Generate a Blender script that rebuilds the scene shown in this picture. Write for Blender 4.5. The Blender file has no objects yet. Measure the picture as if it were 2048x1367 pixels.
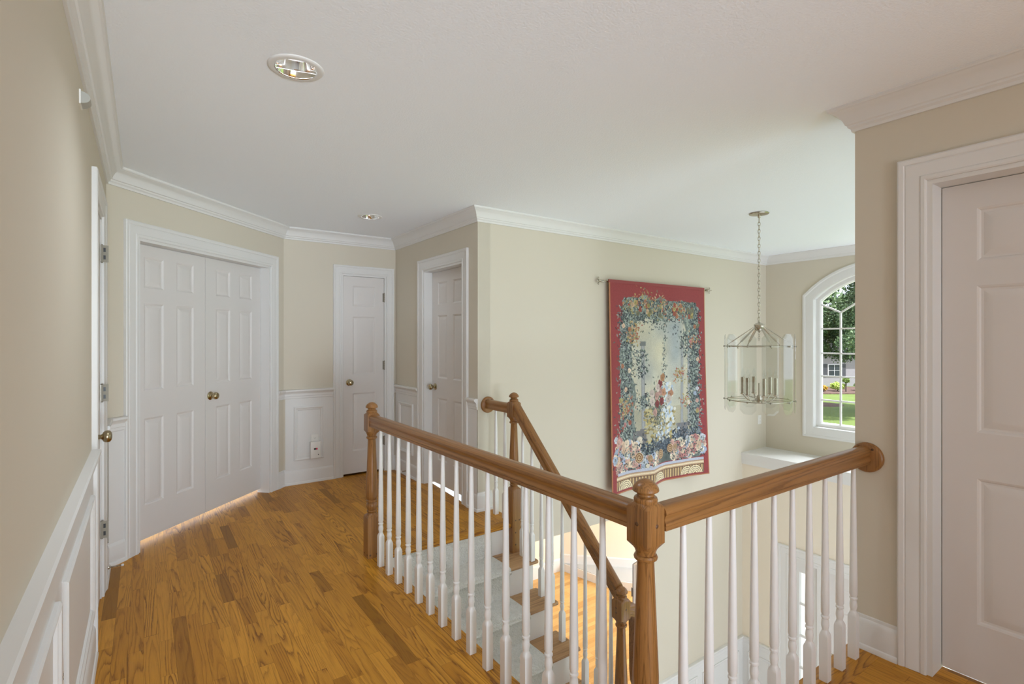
import bpy, math, random
import numpy as np
from mathutils import Vector, Matrix

random.seed(7)
C = bpy.context.scene.collection
PI = math.pi

# ------------------------------------------------------------------ camera, world, light, exposure
cd = bpy.data.cameras.new('camera')
cam = bpy.data.objects.new('camera', cd)
C.objects.link(cam)
TH = 0.6157
cam.location = (0, 0, 1.39)
cam.rotation_euler = (PI/2, 0, -TH)
cd.sensor_width = 36.0
cd.lens = 1041.2/2048*36
cd.shift_y = -6.5/2048
cd.clip_start = 0.02
cd.clip_end = 500
bpy.context.scene.camera = cam

world = bpy.data.worlds.new('daylight')
bpy.context.scene.world = world
world.use_nodes = True
bg = world.node_tree.nodes['Background']
bg.inputs[0].default_value = (0.805, 0.895, 1.0, 1)
bg.inputs[1].default_value = 2.4

sd = bpy.data.lights.new('sun', 'SUN')
sd.energy = 12.5
sd.angle = 0.01
sd.color = (0.94, 0.95, 1.0)
so = bpy.data.objects.new('sun', sd)
so.rotation_euler = Vector((-0.08, 0.455, -0.887)).to_track_quat('-Z', 'Y').to_euler()
C.objects.link(so)


def area(name, loc, target, sx, sy, power, color=(1, 1, 1)):
    l = bpy.data.lights.new(name, 'AREA')
    l.shape = 'RECTANGLE'
    l.size, l.size_y, l.energy, l.color = sx, sy, power, color
    o = bpy.data.objects.new(name, l)
    o.location = loc
    d = Vector(target) - Vector(loc)
    o.rotation_euler = d.to_track_quat('-Z', 'Y').to_euler()
    C.objects.link(o)
    return o


# added fill lamp behind the camera; no window is known there
hall = area('hall_fill_light', (0.35, -4.4, 0.55), (0.6, 4.0, 2.2), 1.3, 1.3, 26, (0.76, 0.885, 1.0))
hall.data.spread = math.radians(48)
# added lamp outside, sending sky-like fill down through the arched foyer window
area('front_fill_light', (8.3, 2.3, 4.2), (5.0, 2.4, 0.6), 2.0, 1.4, 420, (0.85, 0.93, 1.0))

# added fill lamp, out of view, to brighten the room downstairs
area('room_fill_light', (8.9, 4.5, -1.7), (6.0, 6.2, -2.4), 1.6, 1.6, 130, (0.88, 0.94, 1.0))

vs = bpy.context.scene.view_settings
vs.view_transform = 'Standard'
vs.look = 'None'
vs.exposure = 0.0
vs.gamma = 1.0
vs.use_curve_mapping = False
bpy.context.scene.cycles.max_bounces = 10
bpy.context.scene.cycles.diffuse_bounces = 6
bpy.context.scene.cycles.transparent_max_bounces = 24
bpy.context.scene.cycles.transmission_bounces = 10


# ------------------------------------------------------------------ materials
class NT:
    def __init__(self, name):
        self.m = bpy.data.materials.new(name)
        self.m.use_nodes = True
        self.t = self.m.node_tree
        self.n = self.t.nodes
        self.b = self.n['Principled BSDF']

    def node(self, kind, **kw):
        x = self.n.new(kind)
        for k, v in kw.items():
            setattr(x, k, v)
        return x

    def put(self, sock, val):
        if isinstance(val, bpy.types.NodeSocket):
            self.t.links.new(val, sock)
        elif val is not None:
            sock.default_value = val

    def math(self, op, a, b=None, c=None, clamp=False):
        x = self.node('ShaderNodeMath', operation=op, use_clamp=clamp)
        self.put(x.inputs[0], a)
        if b is not None: self.put(x.inputs[1], b)
        if c is not None: self.put(x.inputs[2], c)
        return x.outputs[0]

    def comb(self, x, y, z):
        n = self.node('ShaderNodeCombineXYZ')
        self.put(n.inputs[0], x); self.put(n.inputs[1], y); self.put(n.inputs[2], z)
        return n.outputs[0]

    def noise(self, vec, scale=1.0, detail=2.0, rough=0.5, distort=0.0):
        n = self.node('ShaderNodeTexNoise')
        self.put(n.inputs['Vector'], vec)
        n.inputs['Scale'].default_value = scale
        n.inputs['Detail'].default_value = detail
        n.inputs['Roughness'].default_value = rough
        n.inputs['Distortion'].default_value = distort
        return n.outputs[0]

    def white(self, vec):
        n = self.node('ShaderNodeTexWhiteNoise', noise_dimensions='3D')
        self.put(n.inputs['Vector'], vec)
        return n.outputs[0]

    def ramp(self, fac, stops):
        n = self.node('ShaderNodeValToRGB')
        self.put(n.inputs[0], fac)
        cr = n.color_ramp
        while len(cr.elements) > 1: cr.elements.remove(cr.elements[-1])
        cr.elements[0].position, cr.elements[0].color = stops[0][0], (*stops[0][1], 1)
        for p, c in stops[1:]:
            e = cr.elements.new(p); e.color = (*c, 1)
        return n.outputs[0]

    def mix(self, fac, a, b, mode='MIX'):
        n = self.node('ShaderNodeMix', data_type='RGBA', blend_type=mode)
        self.put(n.inputs[0], fac)
        self.put(n.inputs[6], a if isinstance(a, bpy.types.NodeSocket) else (*a, 1))
        self.put(n.inputs[7], b if isinstance(b, bpy.types.NodeSocket) else (*b, 1))
        return n.outputs[2]

    def bump(self, h, strength=0.3, dist=0.01):
        n = self.node('ShaderNodeBump')
        n.inputs['Strength'].default_value = strength
        n.inputs['Distance'].default_value = dist
        self.put(n.inputs['Height'], h)
        self.t.links.new(n.outputs[0], self.b.inputs['Normal'])

    def pos(self, obj=True):
        n = self.node('ShaderNodeTexCoord')
        return n.outputs['Object']

    def sep(self, v):
        n = self.node('ShaderNodeSeparateXYZ')
        self.put(n.inputs[0], v)
        return n.outputs


def plain(name, col, rough=0.5, metal=0.0, bump=None, var=0.0, spec=None):
    k = NT(name)
    p = k.pos()
    if var:
        f = k.noise(p, 3.0, 3)
        c = k.mix(f, tuple(x*(1-var) for x in col), tuple(min(1, x*(1+var)) for x in col))
        k.put(k.b.inputs['Base Color'], c)
    else:
        k.b.inputs['Base Color'].default_value = (*col, 1)
    k.b.inputs['Roughness'].default_value = rough
    k.b.inputs['Metallic'].default_value = metal
    if spec is not None:
        k.b.inputs['Specular IOR Level'].default_value = spec
    if bump:
        k.bump(k.noise(p, bump[0], 3), bump[1], bump[2])
    return k.m


M = {}
M['wall'] = plain('cream_wall_paint', (0.650, 0.590, 0.485), 0.75, bump=(220, 0.08, 0.002), spec=0.25)
M['wall_low'] = plain('peach_wall_paint', (0.83, 0.745, 0.62), 0.75, bump=(220, 0.08, 0.002), spec=0.25)
M['trim'] = plain('white_trim_paint', (0.745, 0.73, 0.71), 0.42, bump=(30, 0.03, 0.002), spec=0.35)
M['door'] = plain('white_door_paint', (0.71, 0.675, 0.65), 0.45, bump=(60, 0.05, 0.001), spec=0.35)
M['ceiling'] = plain('textured_ceiling_paint', (0.90, 0.935, 0.985), 0.9, bump=(120, 0.35, 0.004), spec=0.1)
M['baluster'] = plain('white_baluster_paint', (0.82, 0.80, 0.785), 0.38, bump=(40, 0.03, 0.001))
M['riser'] = plain('white_riser_paint', (0.82, 0.80, 0.78), 0.5, bump=(40, 0.03, 0.001))
M['plastic'] = plain('white_plastic', (0.80, 0.78, 0.74), 0.35, bump=(80, 0.01, 0.001))
M['sensor'] = plain('grey_sensor_face', (0.42, 0.41, 0.37), 0.5, bump=(90, 0.1, 0.001))
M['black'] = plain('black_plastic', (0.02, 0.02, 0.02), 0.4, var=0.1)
M['red'] = plain('red_display', (0.7, 0.03, 0.09), 0.4, var=0.1)
M['brass'] = plain('antique_brass', (0.42, 0.35, 0.22), 0.25, 1.0, bump=(60, 0.05, 0.001), var=0.15)
M['hinge'] = plain('dull_nickel_hinge', (0.33, 0.30, 0.25), 0.4, 1.0, bump=(60, 0.05, 0.001))
M['hinge_leaf'] = plain('worn_hinge_leaf', (0.30, 0.27, 0.21), 0.55, 0.0, bump=(60, 0.05, 0.001))
M['nickel'] = plain('polished_nickel', (0.50, 0.455, 0.375), 0.24, 1.0, bump=(60, 0.04, 0.001))
M['chrome'] = plain('polished_reflector', (0.85, 0.84, 0.83), 0.08, 1.0, bump=(30, 0.03, 0.001))
M['rubber'] = plain('white_rubber', (0.75, 0.74, 0.72), 0.6, var=0.05)
M['bulb_white'] = plain('frosted_lamp', (0.62, 0.58, 0.56), 0.5, var=0.05)
M['mulch'] = plain('brown_mulch', (0.10, 0.055, 0.04), 0.95, bump=(14, 0.8, 0.1), var=0.4)
M['bark'] = plain('tree_bark', (0.09, 0.065, 0.05), 0.9, bump=(12, 0.8, 0.05), var=0.3)
M['dark_glass'] = plain('dark_window_glass', (0.03, 0.035, 0.045), 0.1, var=0.2)
M['shutter'] = plain('dark_shutter_paint', (0.05, 0.05, 0.055), 0.5, var=0.1)
M['stone'] = plain('grey_seat_top', (0.50, 0.50, 0.50), 0.6, bump=(30, 0.1, 0.005), var=0.05)


def oak(name, light, mid, dark, grain_scale=1.0, axis='Y', planks=None, rough=0.32, bend=1.0, stretch=1.0, spec=0.22, rings_n=None, amount=1.0, tz=13.0):
    """Oak with cathedral grain along one axis; planks = (strip width, board length) makes a strip floor."""
    k = NT(name)
    s = k.sep(k.pos())
    ax = {'X': 0, 'Y': 1, 'Z': 2}[axis]
    L = s[ax]
    o = [i for i in range(3) if i != ax]
    W, T = s[o[0]], s[o[1]]
    if planks:
        pw, pl = planks
        q = k.math('DIVIDE', W, pw)
        idx = k.math('FLOOR', q)
        fr = k.math('FRACT', q)
        r1 = k.white(k.comb(idx, 3.1, 0.7))
        ll = k.math('ADD', k.math('DIVIDE', L, pl), k.math('MULTIPLY', r1, 9.0))
        # vary the lengths of the boards
        ll = k.math('ADD', ll, k.math('MULTIPLY', k.math('SINE', k.math('MULTIPLY', ll, 2.3)), 0.28))
        bid = k.math('FLOOR', ll)
        bfr = k.math('FRACT', ll)
        r2 = k.white(k.comb(idx, bid, 5.3))
        r3 = k.white(k.comb(idx, bid, 9.9))
        offx = k.math('MULTIPLY', r2, 31.0)
        offy = k.math('MULTIPLY', r3, 47.0)
        gstretch = k.math('MULTIPLY_ADD', r3, 0.9, 0.5)
    else:
        r2 = r3 = 0.5
        offx = offy = 0.0
        gstretch = 1.0
    gx = k.math('ADD', k.math('MULTIPLY', W, 13.0*grain_scale*bend), offx)
    gy = k.math('ADD', k.math('MULTIPLY', L, k.math('MULTIPLY', gstretch, 0.85*grain_scale*stretch)), offy)
    gz = k.math('MULTIPLY', T, tz*grain_scale)
    v = k.comb(gx, gy, gz)
    field = k.noise(v, 1.0, 1.7, 0.36, 0.18)
    # ring lines = contour lines of the field
    jit = k.noise(k.comb(k.math('ADD', k.math('MULTIPLY', W, 170.0), offx), k.math('MULTIPLY', L, 14.0), k.math('MULTIPLY', T, 170.0)), 1.0, 2.0, 0.6)
    rings = k.math('MULTIPLY_ADD', jit, 0.50, k.math('MULTIPLY', field, rings_n or (15.0 if planks else 16.0)))
    rf = k.math('FRACT', rings)
    line = k.math('MAXIMUM', k.math('POWER', rf, 3.6), k.math('POWER', k.math('SUBTRACT', 1.0, rf), 16.0))
    if planks:
        line = k.math('MULTIPLY', line, k.math('MULTIPLY_ADD', k.math('FRACT', k.math('MULTIPLY', r3, 7.77)), 0.75, 0.35))
    # fine pores along the grain
    pv = k.comb(k.math('MULTIPLY', W, 420.0*grain_scale), k.math('MULTIPLY', L, 9.0), k.math('MULTIPLY', T, 420.0*grain_scale))
    pore = k.noise(pv, 1.0, 2.0, 0.6)
    pm = k.math('MULTIPLY', k.math('SUBTRACT', pore, 0.45, clamp=True), 1.6, clamp=True)
    big = k.noise(k.comb(k.math('MULTIPLY', W, 3.0), k.math('MULTIPLY', L, 0.8), T), 1.0, 2.0)
    patch = k.noise(v, 0.55, 2.0)
    strength = k.math('MULTIPLY_ADD', patch, 2.4, -0.40, clamp=True)
    dk = k.math('ADD', k.math('MULTIPLY', k.math('MULTIPLY', line, strength), amount), k.math('MULTIPLY', pm, 0.55), clamp=True)
    if planks:
        base = k.ramp(r2, [(0.0, tuple(x*0.55 for x in mid)), (0.03, tuple(x*0.80 for x in mid)), (0.09, mid), (0.6, light), (1.0, tuple(x*1.12 for x in light))])
    else:
        base = k.mix(big, mid, light)
    col = k.mix(dk, base, dark)
    if planks:
        e1 = k.math('LESS_THAN', fr, 0.018)
        e2 = k.math('LESS_THAN', bfr, 0.0022)
        e = k.math('MAXIMUM', e1, e2)
        col = k.mix(k.math('MULTIPLY', e, 0.65), col, tuple(x*0.35 for x in dark))
    k.put(k.b.inputs['Base Color'], col)
    k.b.inputs['Roughness'].default_value = rough
    k.b.inputs['Specular IOR Level'].default_value = spec
    k.bump(dk, 0.10, -0.002)
    return k.m


FL, FM, FD = (0.60, 0.280, 0.034), (0.50, 0.220, 0.024), (0.17, 0.055, 0.009)
M['floor'] = oak('oak_strip_floor', FL, FM, FD, 1.0, 'Y', (0.0572, 0.46), 0.36, spec=0.14)
M['floor_edge'] = oak('oak_edge_board_along_y', FL, FM, FD, 1.0, 'Y', None, 0.36)
M['floor_edge_x'] = oak('oak_edge_board_along_x', FL, FM, FD, 1.0, 'X', None, 0.36)
M['floor_low'] = oak('oak_strip_floor_downstairs', (0.74, 0.45, 0.17), (0.64, 0.36, 0.12), (0.42, 0.20, 0.06), 1.0, 'X', (0.083, 0.9), 0.4, 1.0, 0.6, 0.22, 10.0, 0.5)
RL, RM, RD = (0.37, 0.178, 0.056), (0.275, 0.118, 0.033), (0.085, 0.030, 0.008)
M['rail_y'] = oak('oak_handrail_along_y', RL, RM, RD, 2.2, 'Y', None, 0.30, 1.0, 0.16, 0.45, 10.0, 0.6, 1.2)
M['rail_x'] = oak('oak_handrail_along_x', RL, RM, RD, 2.2, 'X', None, 0.30, 1.0, 0.16, 0.45, 10.0, 0.6, 6.0)
M['post'] = oak('oak_newel_post', RL, RM, RD, 2.6, 'Z', None, 0.30, 1.0, 0.28, 0.45, 12.0, 0.6)
M['tread'] = oak('oak_tread', (0.58, 0.36, 0.18), (0.40, 0.22, 0.10), (0.12, 0.055, 0.025), 1.3, 'X', None, 0.34, 1.0, 0.5, 0.3, 12.0, 0.7)
M['plug'] = plain('dark_wood_plug', (0.10, 0.045, 0.018), 0.5, var=0.2)

# stair runner carpet
k = NT('cream_pile_carpet')
p = k.pos()
f = k.noise(p, 420, 3, 0.7)
g = k.noise(p, 22, 4, 0.7)
h_ = k.noise(p, 90, 3, 0.7)
c = k.mix(f, (0.78, 0.765, 0.71), (0.94, 0.93, 0.89))
c = k.mix(k.math('MULTIPLY', k.math('SUBTRACT', h_, 0.35, clamp=True), 1.6, clamp=True), c, (0.70, 0.69, 0.64))
c = k.mix(k.math('MULTIPLY', k.math('SUBTRACT', g, 0.5, clamp=True), 2.0, clamp=True), c, (0.66, 0.645, 0.59))
k.put(k.b.inputs['Base Color'], c)
k.b.inputs['Roughness'].default_value = 1.0
k.b.inputs['Specular IOR Level'].default_value = 0.05
k.bump(k.math('ADD', k.math('MULTIPLY', h_, 1.5), k.math('MULTIPLY', g, 2.0)), 0.9, 0.012)
M['carpet'] = k.m

# clear glass for window panes: thin sheet, mostly see-through with a Fresnel sheen
k = NT('window_glass')
tr = k.node('ShaderNodeBsdfTransparent')
gl = k.node('ShaderNodeBsdfGlossy')
gl.inputs['Roughness'].default_value = 0.02
lw = k.node('ShaderNodeLayerWeight'); lw.inputs[0].default_value = 0.5
fo = k.math('MULTIPLY_ADD', k.math('POWER', lw.outputs['Facing'], 5.0), 0.9, 0.04)
ms = k.node('ShaderNodeMixShader')
k.t.links.new(fo, ms.inputs[0]); k.t.links.new(tr.outputs[0], ms.inputs[1]); k.t.links.new(gl.outputs[0], ms.inputs[2])
k.t.links.new(ms.outputs[0], k.n['Material Output'].inputs[0])
M['pane'] = k.m

# etched bevelled chandelier glass: thin clear sheet
k = NT('bevelled_glass')
tr = k.node('ShaderNodeBsdfTransparent'); tr.inputs[0].default_value = (0.965, 0.972, 0.968, 1)
gl = k.node('ShaderNodeBsdfGlossy'); gl.inputs['Roughness'].default_value = 0.04
lw = k.node('ShaderNodeLayerWeight'); lw.inputs[0].default_value = 0.5
fo = k.math('MULTIPLY_ADD', k.math('POWER', lw.outputs['Facing'], 5.0), 0.75, 0.07)
ms = k.node('ShaderNodeMixShader')
k.t.links.new(fo, ms.inputs[0]); k.t.links.new(tr.outputs[0], ms.inputs[1]); k.t.links.new(gl.outputs[0], ms.inputs[2])
k.t.links.new(ms.outputs[0], k.n['Material Output'].inputs[0])
M['glass'] = k.m

k = NT('white_glare_sheet')  # translucent white standing in for the glare behind the sidelights
tl = k.node('ShaderNodeBsdfTranslucent'); tl.inputs[0].default_value = (0.93, 0.94, 0.96, 1)
df = k.node('ShaderNodeBsdfDiffuse'); df.inputs[0].default_value = (0.9, 0.9, 0.92, 1)
ms = k.node('ShaderNodeMixShader'); ms.inputs[0].default_value = 0.3
k.t.links.new(tl.outputs[0], ms.inputs[1]); k.t.links.new(df.outputs[0], ms.inputs[2])
k.t.links.new(ms.outputs[0], k.n['Material Output'].inputs[0])
M['glare'] = k.m
M['bounce'] = plain('pale_bounce_sheet', (0.86, 0.85, 0.84), 0.5, bump=(3, 0.1, 0.005), var=0.05)  # pale surface made up to bounce light towards the ceiling

# lawn, leaves, siding
k = NT('mown_lawn')
p = k.pos()
f = k.noise(p, 0.6, 4, 0.6); g = k.noise(p, 30, 3, 0.7)
k.put(k.b.inputs['Base Color'], k.mix(k.math('MULTIPLY_ADD', g, 0.5, k.math('MULTIPLY', f, 0.5)), (0.045, 0.085, 0.010), (0.16, 0.21, 0.03)))
k.b.inputs['Roughness'].default_value = 0.9
k.bump(g, 0.6, 0.05)
M['lawn'] = k.m


def leafmat(name, a, b):
    k = NT(name)
    geo = k.node('ShaderNodeNewGeometry')
    k.put(k.b.inputs['Base Color'], k.mix(geo.outputs['Random Per Island'], a, b))
    k.b.inputs['Roughness'].default_value = 0.6
    k.b.inputs['Specular IOR Level'].default_value = 0.3
    return k.m


M['leaf'] = leafmat('tree_leaves', (0.03, 0.07, 0.03), (0.16, 0.22, 0.10))
M['leaf_light'] = leafmat('lime_leaves', (0.30, 0.42, 0.06), (0.62, 0.70, 0.20))
M['leaf_mid'] = leafmat('green_leaves', (0.10, 0.20, 0.04), (0.35, 0.42, 0.12))
M['leaf_red'] = leafmat('orange_flower_leaves', (0.25, 0.22, 0.04), (0.75, 0.42, 0.06))
k = NT('white_clapboard')
s = k.sep(k.pos())
fz = k.math('FRACT', k.math('DIVIDE', s[2], 0.125))
ed = k.math('LESS_THAN', fz, 0.12)
k.put(k.b.inputs['Base Color'], k.mix(ed, (0.32, 0.30, 0.305), (0.19, 0.18, 0.185)))
k.b.inputs['Roughness'].default_value = 0.6
k.bump(fz, 0.6, 0.02)
M['siding'] = k.m
M['roof'] = plain('brown_roof_shingle', (0.06, 0.05, 0.05), 0.9, bump=(10, 0.5, 0.05), var=0.2)


# ------------------------------------------------------------------ mesh building
class MB:
    def __init__(self):
        self.v, self.f, self.mi = [], [], []
        self.cur = 0

    def add(self, vs, fs):
        o = len(self.v)
        self.v += [tuple(p) for p in vs]
        for f in fs:
            self.f.append([o+i for i in f]); self.mi.append(self.cur)
        return self

    def box(self, x0, x1, y0, y1, z0, z1):
        vs = [(x, y, z) for z in (z0, z1) for y in (y0, y1) for x in (x0, x1)]
        return self.add(vs, [(0, 2, 3, 1), (4, 5, 7, 6), (0, 1, 5, 4), (2, 6, 7, 3), (0, 4, 6, 2), (1, 3, 7, 5)])

    def poly(self, pts, z0, z1):
        n = len(pts)
        vs = [(x, y, z0) for x, y in pts] + [(x, y, z1) for x, y in pts]
        fs = [tuple(range(n-1, -1, -1)), tuple(range(n, 2*n))]
        fs += [(i, (i+1) % n, n+(i+1) % n, n+i) for i in range(n)]
        return self.add(vs, fs)

    def rings(self, R, close=True, cap=True):
        """R: list of rings (equal length lists of 3D points)"""
        n = len(R[0])
        vs = [p for r in R for p in r]
        fs = []
        for a in range(len(R)-1):
            for i in range(n if close else n-1):
                j = (i+1) % n
                fs.append((a*n+i, a*n+j, (a+1)*n+j, (a+1)*n+i))
        if cap:
            fs.append(tuple(range(n-1, -1, -1)))
            fs.append(tuple((len(R)-1)*n+i for i in range(n)))
        return self.add(vs, fs)

    def lathe(self, prof, seg=24, at=(0, 0, 0), axis=(0, 0, 1), cap=True):
        ax = Vector(axis).normalized()
        q = Vector((0, 0, 1)).rotation_difference(ax)
        R = []
        for r, z in prof:
            R.append([Vector(at) + q @ Vector((r*math.cos(2*PI*i/seg), r*math.sin(2*PI*i/seg), z)) for i in range(seg)])
        return self.rings(R, True, cap)

    def tube(self, pts, r, seg=10, closed=False, cap=True):
        pts = [Vector(p) for p in pts]
        n = len(pts)
        R = []
        up = None
        for i, p in enumerate(pts):
            a = pts[(i-1) % n] if (closed or i > 0) else p
            b = pts[(i+1) % n] if (closed or i < n-1) else p
            t = (b-a).normalized()
            if up is None:
                up = Vector((0, 0, 1)) if abs(t.z) < 0.9 else Vector((1, 0, 0))
            u = (up - t*up.dot(t)).normalized()
            up = u
            w = t.cross(u)
            rr = r[i] if isinstance(r, (list, tuple)) else r
            R.append([p + u*rr*math.cos(2*PI*k/seg) + w*rr*math.sin(2*PI*k/seg) for k in range(seg)])
        if closed:
            R.append(R[0])
            return self.rings(R, True, False)
        return self.rings(R, True, cap)

    def sq_turn(self, secs, n=32, at=(0, 0)):
        """secs: (z, half or radius, squareness 0..1). Square block and turned sections in one loft."""
        R = []
        for z, r, q in secs:
            ring = []
            for i in range(n):
                a = 2*PI*(i+0.0)/n + PI/4
                c, s = math.cos(a), math.sin(a)
                k = 1.0/max(abs(c), abs(s))
                f = 1+(k-1)*q
                ring.append((at[0]+r*c*f, at[1]+r*s*f, z))
            R.append(ring)
        return self.rings(R)

    def build(self, name, mat, parent=None, smooth=35, loc=None, rot=0.0):
        me = bpy.data.meshes.new(name)
        me.from_pydata(self.v, [], self.f)
        for m in (mat if isinstance(mat, (list, tuple)) else [mat]):
            me.materials.append(M[m] if isinstance(m, str) else m)
        if any(self.mi):
            me.polygons.foreach_set('material_index', self.mi)
        me.validate()
        me.update()
        if smooth:
            me.polygons.foreach_set('use_smooth', [True]*len(me.polygons))
            me.set_sharp_from_angle(angle=math.radians(smooth))
        o = bpy.data.objects.new(name, me)
        C.objects.link(o)
        if parent is not None: o.parent = parent
        if loc is not None: o.location = loc
        if rot: o.rotation_euler = (0, 0, rot)
        # consistent outward normals
        import bmesh
        bm = bmesh.new(); bm.from_mesh(me)
        bmesh.ops.recalc_face_normals(bm, faces=bm.faces)
        bm.to_mesh(me); bm.free()
        return o


def tag(o, label, cat, group=None, kind=None):
    o['label'] = label; o['category'] = cat
    if group: o['group'] = group
    if kind: o['kind'] = kind
    return o


def struct(o):
    o['kind'] = 'structure'
    return o


def empty(name, loc, rot=0.0):
    e = bpy.data.objects.new(name, None)
    e.empty_display_size = 0.1
    e.location = loc
    e.rotation_euler = (0, 0, rot)
    C.objects.link(e)
    return e


def copy_part(o, parent, loc=None, rot=None):
    c = o.copy(); C.objects.link(c); c.parent = parent
    if loc is not None: c.location = loc
    if rot is not None: c.rotation_euler = rot
    for ch in o.children:
        copy_part(ch, c)
    return c


# ------------------------------------------------------------------ room plan
XA, XD, XG, XF = -0.186, 2.197, 2.649, 6.54
YC, YE, YG, YB = 5.258, 3.583, 1.035, -3.0
BX, BY = 1.079, 4.001           # ends of the 45 degree wall: (XA, BY) and (BX, YC)
XL = 6.0                        # lower front wall
H = 2.44
FE = 1.24                       # edge of the walkway over the stairwell
ZL = -3.135                     # downstairs floor
R2 = math.sqrt(0.5)
LB = math.hypot(BX-XA, YC-BY)


class Frame:
    """A wall: s runs along it, d out into the room, z up."""
    def __init__(self, p, n, L):
        n = Vector(n).normalized()
        self.p, self.n, self.e, self.L = Vector(p), n, Vector((n.y, -n.x)), L
        self.rot = math.atan2(self.e.y, self.e.x)

    def at(self, s, d=0.0, z=0.0):
        q = self.p + self.e*s + self.n*d
        return (q.x, q.y, z)


WA = Frame((XA, BY), (1, 0), BY-YB)
WB = Frame((BX, YC), (YC-BY, -(BX-XA)), LB)
WC = Frame((XD, YC), (0, -1), XD-BX)
WD = Frame((XD, YE), (-1, 0), YC-YE)
WE = Frame((XF, YE), (0, -1), XF-XD)
WF = Frame((XF, YG), (-1, 0), YE-YG)
WG = Frame((XG, YB), (-1, 0), YG-YB)


def grid_wall(mb, s0, s1, z0, z1, t, holes):
    """slab from d=0 back to d=-t with rectangular openings (local coordinates x=s, y=d)"""
    xs = sorted({s0, s1, *[h[0] for h in holes], *[h[1] for h in holes]})
    zs = sorted({z0, z1, *[h[2] for h in holes], *[h[3] for h in holes]})
    xs = [x for x in xs if s0 <= x <= s1]; zs = [z for z in zs if z0 <= z <= z1]
    full = {}
    for i in range(len(xs)-1):
        for j in range(len(zs)-1):
            cx, cz = (xs[i]+xs[i+1])/2, (zs[j]+zs[j+1])/2
            full[i, j] = not any(h[0] < cx < h[1] and h[2] < cz < h[3] for h in holes)
    ids = {}
    vs, fs = [], []

    def vid(i, j, b):
        if (i, j, b) not in ids:
            ids[i, j, b] = len(vs); vs.append((xs[i], -t*b, zs[j]))
        return ids[i, j, b]
    for (i, j), ok in full.items():
        if not ok: continue
        fs.append((vid(i, j, 0), vid(i+1, j, 0), vid(i+1, j+1, 0), vid(i, j+1, 0)))
        fs.append((vid(i, j, 1), vid(i, j+1, 1), vid(i+1, j+1, 1), vid(i+1, j, 1)))
        for di, dj, a, b in ((-1, 0, (i, j), (i, j+1)), (1, 0, (i+1, j), (i+1, j+1)), (0, -1, (i, j), (i+1, j)), (0, 1, (i, j+1), (i+1, j+1))):
            if not full.get((i+di, j+dj), False):
                fs.append((vid(*a, 0), vid(*b, 0), vid(*b, 1), vid(*a, 1)))
    mb.add(vs, fs)


def wall(name, W, s0, s1, z0, z1, t=0.12, holes=(), mat='wall'):
    mb = MB()
    grid_wall(mb, s0, s1, z0, z1, t, list(holes))
    o = mb.build(name, mat, smooth=0, loc=(W.p.x, W.p.y, 0), rot=W.rot)
    return struct(o)


def sweep(mb, path, prof, fmap, closed=False, caps=True):
    """path: 2D points; prof: (offset to the left of the path, height) closed polygon; fmap(x, y, h) -> 3D"""
    P = [Vector(p) for p in path]
    n = len(P)
    R = []
    for i in range(n):
        a = P[(i-1) % n] if (closed or i > 0) else None
        b = P[(i+1) % n] if (closed or i < n-1) else None
        if a is None: t = (b-P[i]).normalized(); m = Vector((-t.y, t.x))
        elif b is None: t = (P[i]-a).normalized(); m = Vector((-t.y, t.x))
        else:
            t1 = (P[i]-a).normalized(); t2 = (b-P[i]).normalized()
            n1 = Vector((-t1.y, t1.x)); n2 = Vector((-t2.y, t2.x))
            m = (n1+n2)/(1+n1.dot(n2))
        R.append([fmap(P[i].x+m.x*o, P[i].y+m.y*o, h) for o, h in prof])
    if closed: R.append(R[0])
    mb.rings(R, True, caps and not closed)


CROWN = [(0, -0.108), (0.010, -0.108), (0.013, -0.096), (0.022, -0.088), (0.024, -0.080), (0.030, -0.076), (0.036, -0.060),
         (0.046, -0.042), (0.058, -0.028), (0.070, -0.021), (0.074, -0.017), (0.080, -0.015), (0.084, -0.008), (0.084, 0.0), (0, 0)]
CASE = [(0.0, 0.0), (0.0, 0.011), (0.006, 0.014), (0.018, 0.014), (0.022, 0.010), (0.026, 0.012), (0.070, 0.016), (0.074, 0.014),
        (0.078, 0.018), (0.094, 0.022), (0.100, 0.018), (0.100, 0.0)]
RAILP = [(0, 0.0), (0.006, 0.0), (0.010, 0.006), (0.010, 0.022), (0.014, 0.026), (0.014, 0.046), (0.020, 0.058), (0.030, 0.066),
         (0.034, 0.072), (0.034, 0.084), (0.028, 0.088), (0.0, 0.088)]
BASEP = [(0, 0), (0.024, 0.0), (0.024, 0.010), (0.020, 0.020), (0.015, 0.024), (0.015, 0.115), (0.012, 0.128), (0.006, 0.136), (0.005, 0.148), (0, 0.150)]


# ------------------------------------------------------------------ floors and ceiling
fl = MB()
fl.poly([(XA-0.12, YB), (XG+0.12, YB), (XG+0.12, YG-0.12), (XG, YG-0.02), (FE-0.05, YG-0.02), (FE-0.05, YE-0.345),
         (XD+0.14, YE-0.345), (XD+0.14, YE+0.05), (XD+0.0, YE+0.05), (XD+0.14, YC+0.14), (BX+0.9, YC+0.14), (BX-0.3, YC+0.5), (XA-0.7, BY+0.4), (XA-0.12, BY)], -0.30, 0.0)
struct(fl.build('floor', 'floor', smooth=0))
# border boards with rounded nosings
nose = [(0.0, 0.0), (0.040, 0.0), (0.050, -0.004), (0.055, -0.014), (0.050, -0.024), (0.040, -0.028), (0.0, -0.028)]
NOSE_Y = 3.185


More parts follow.
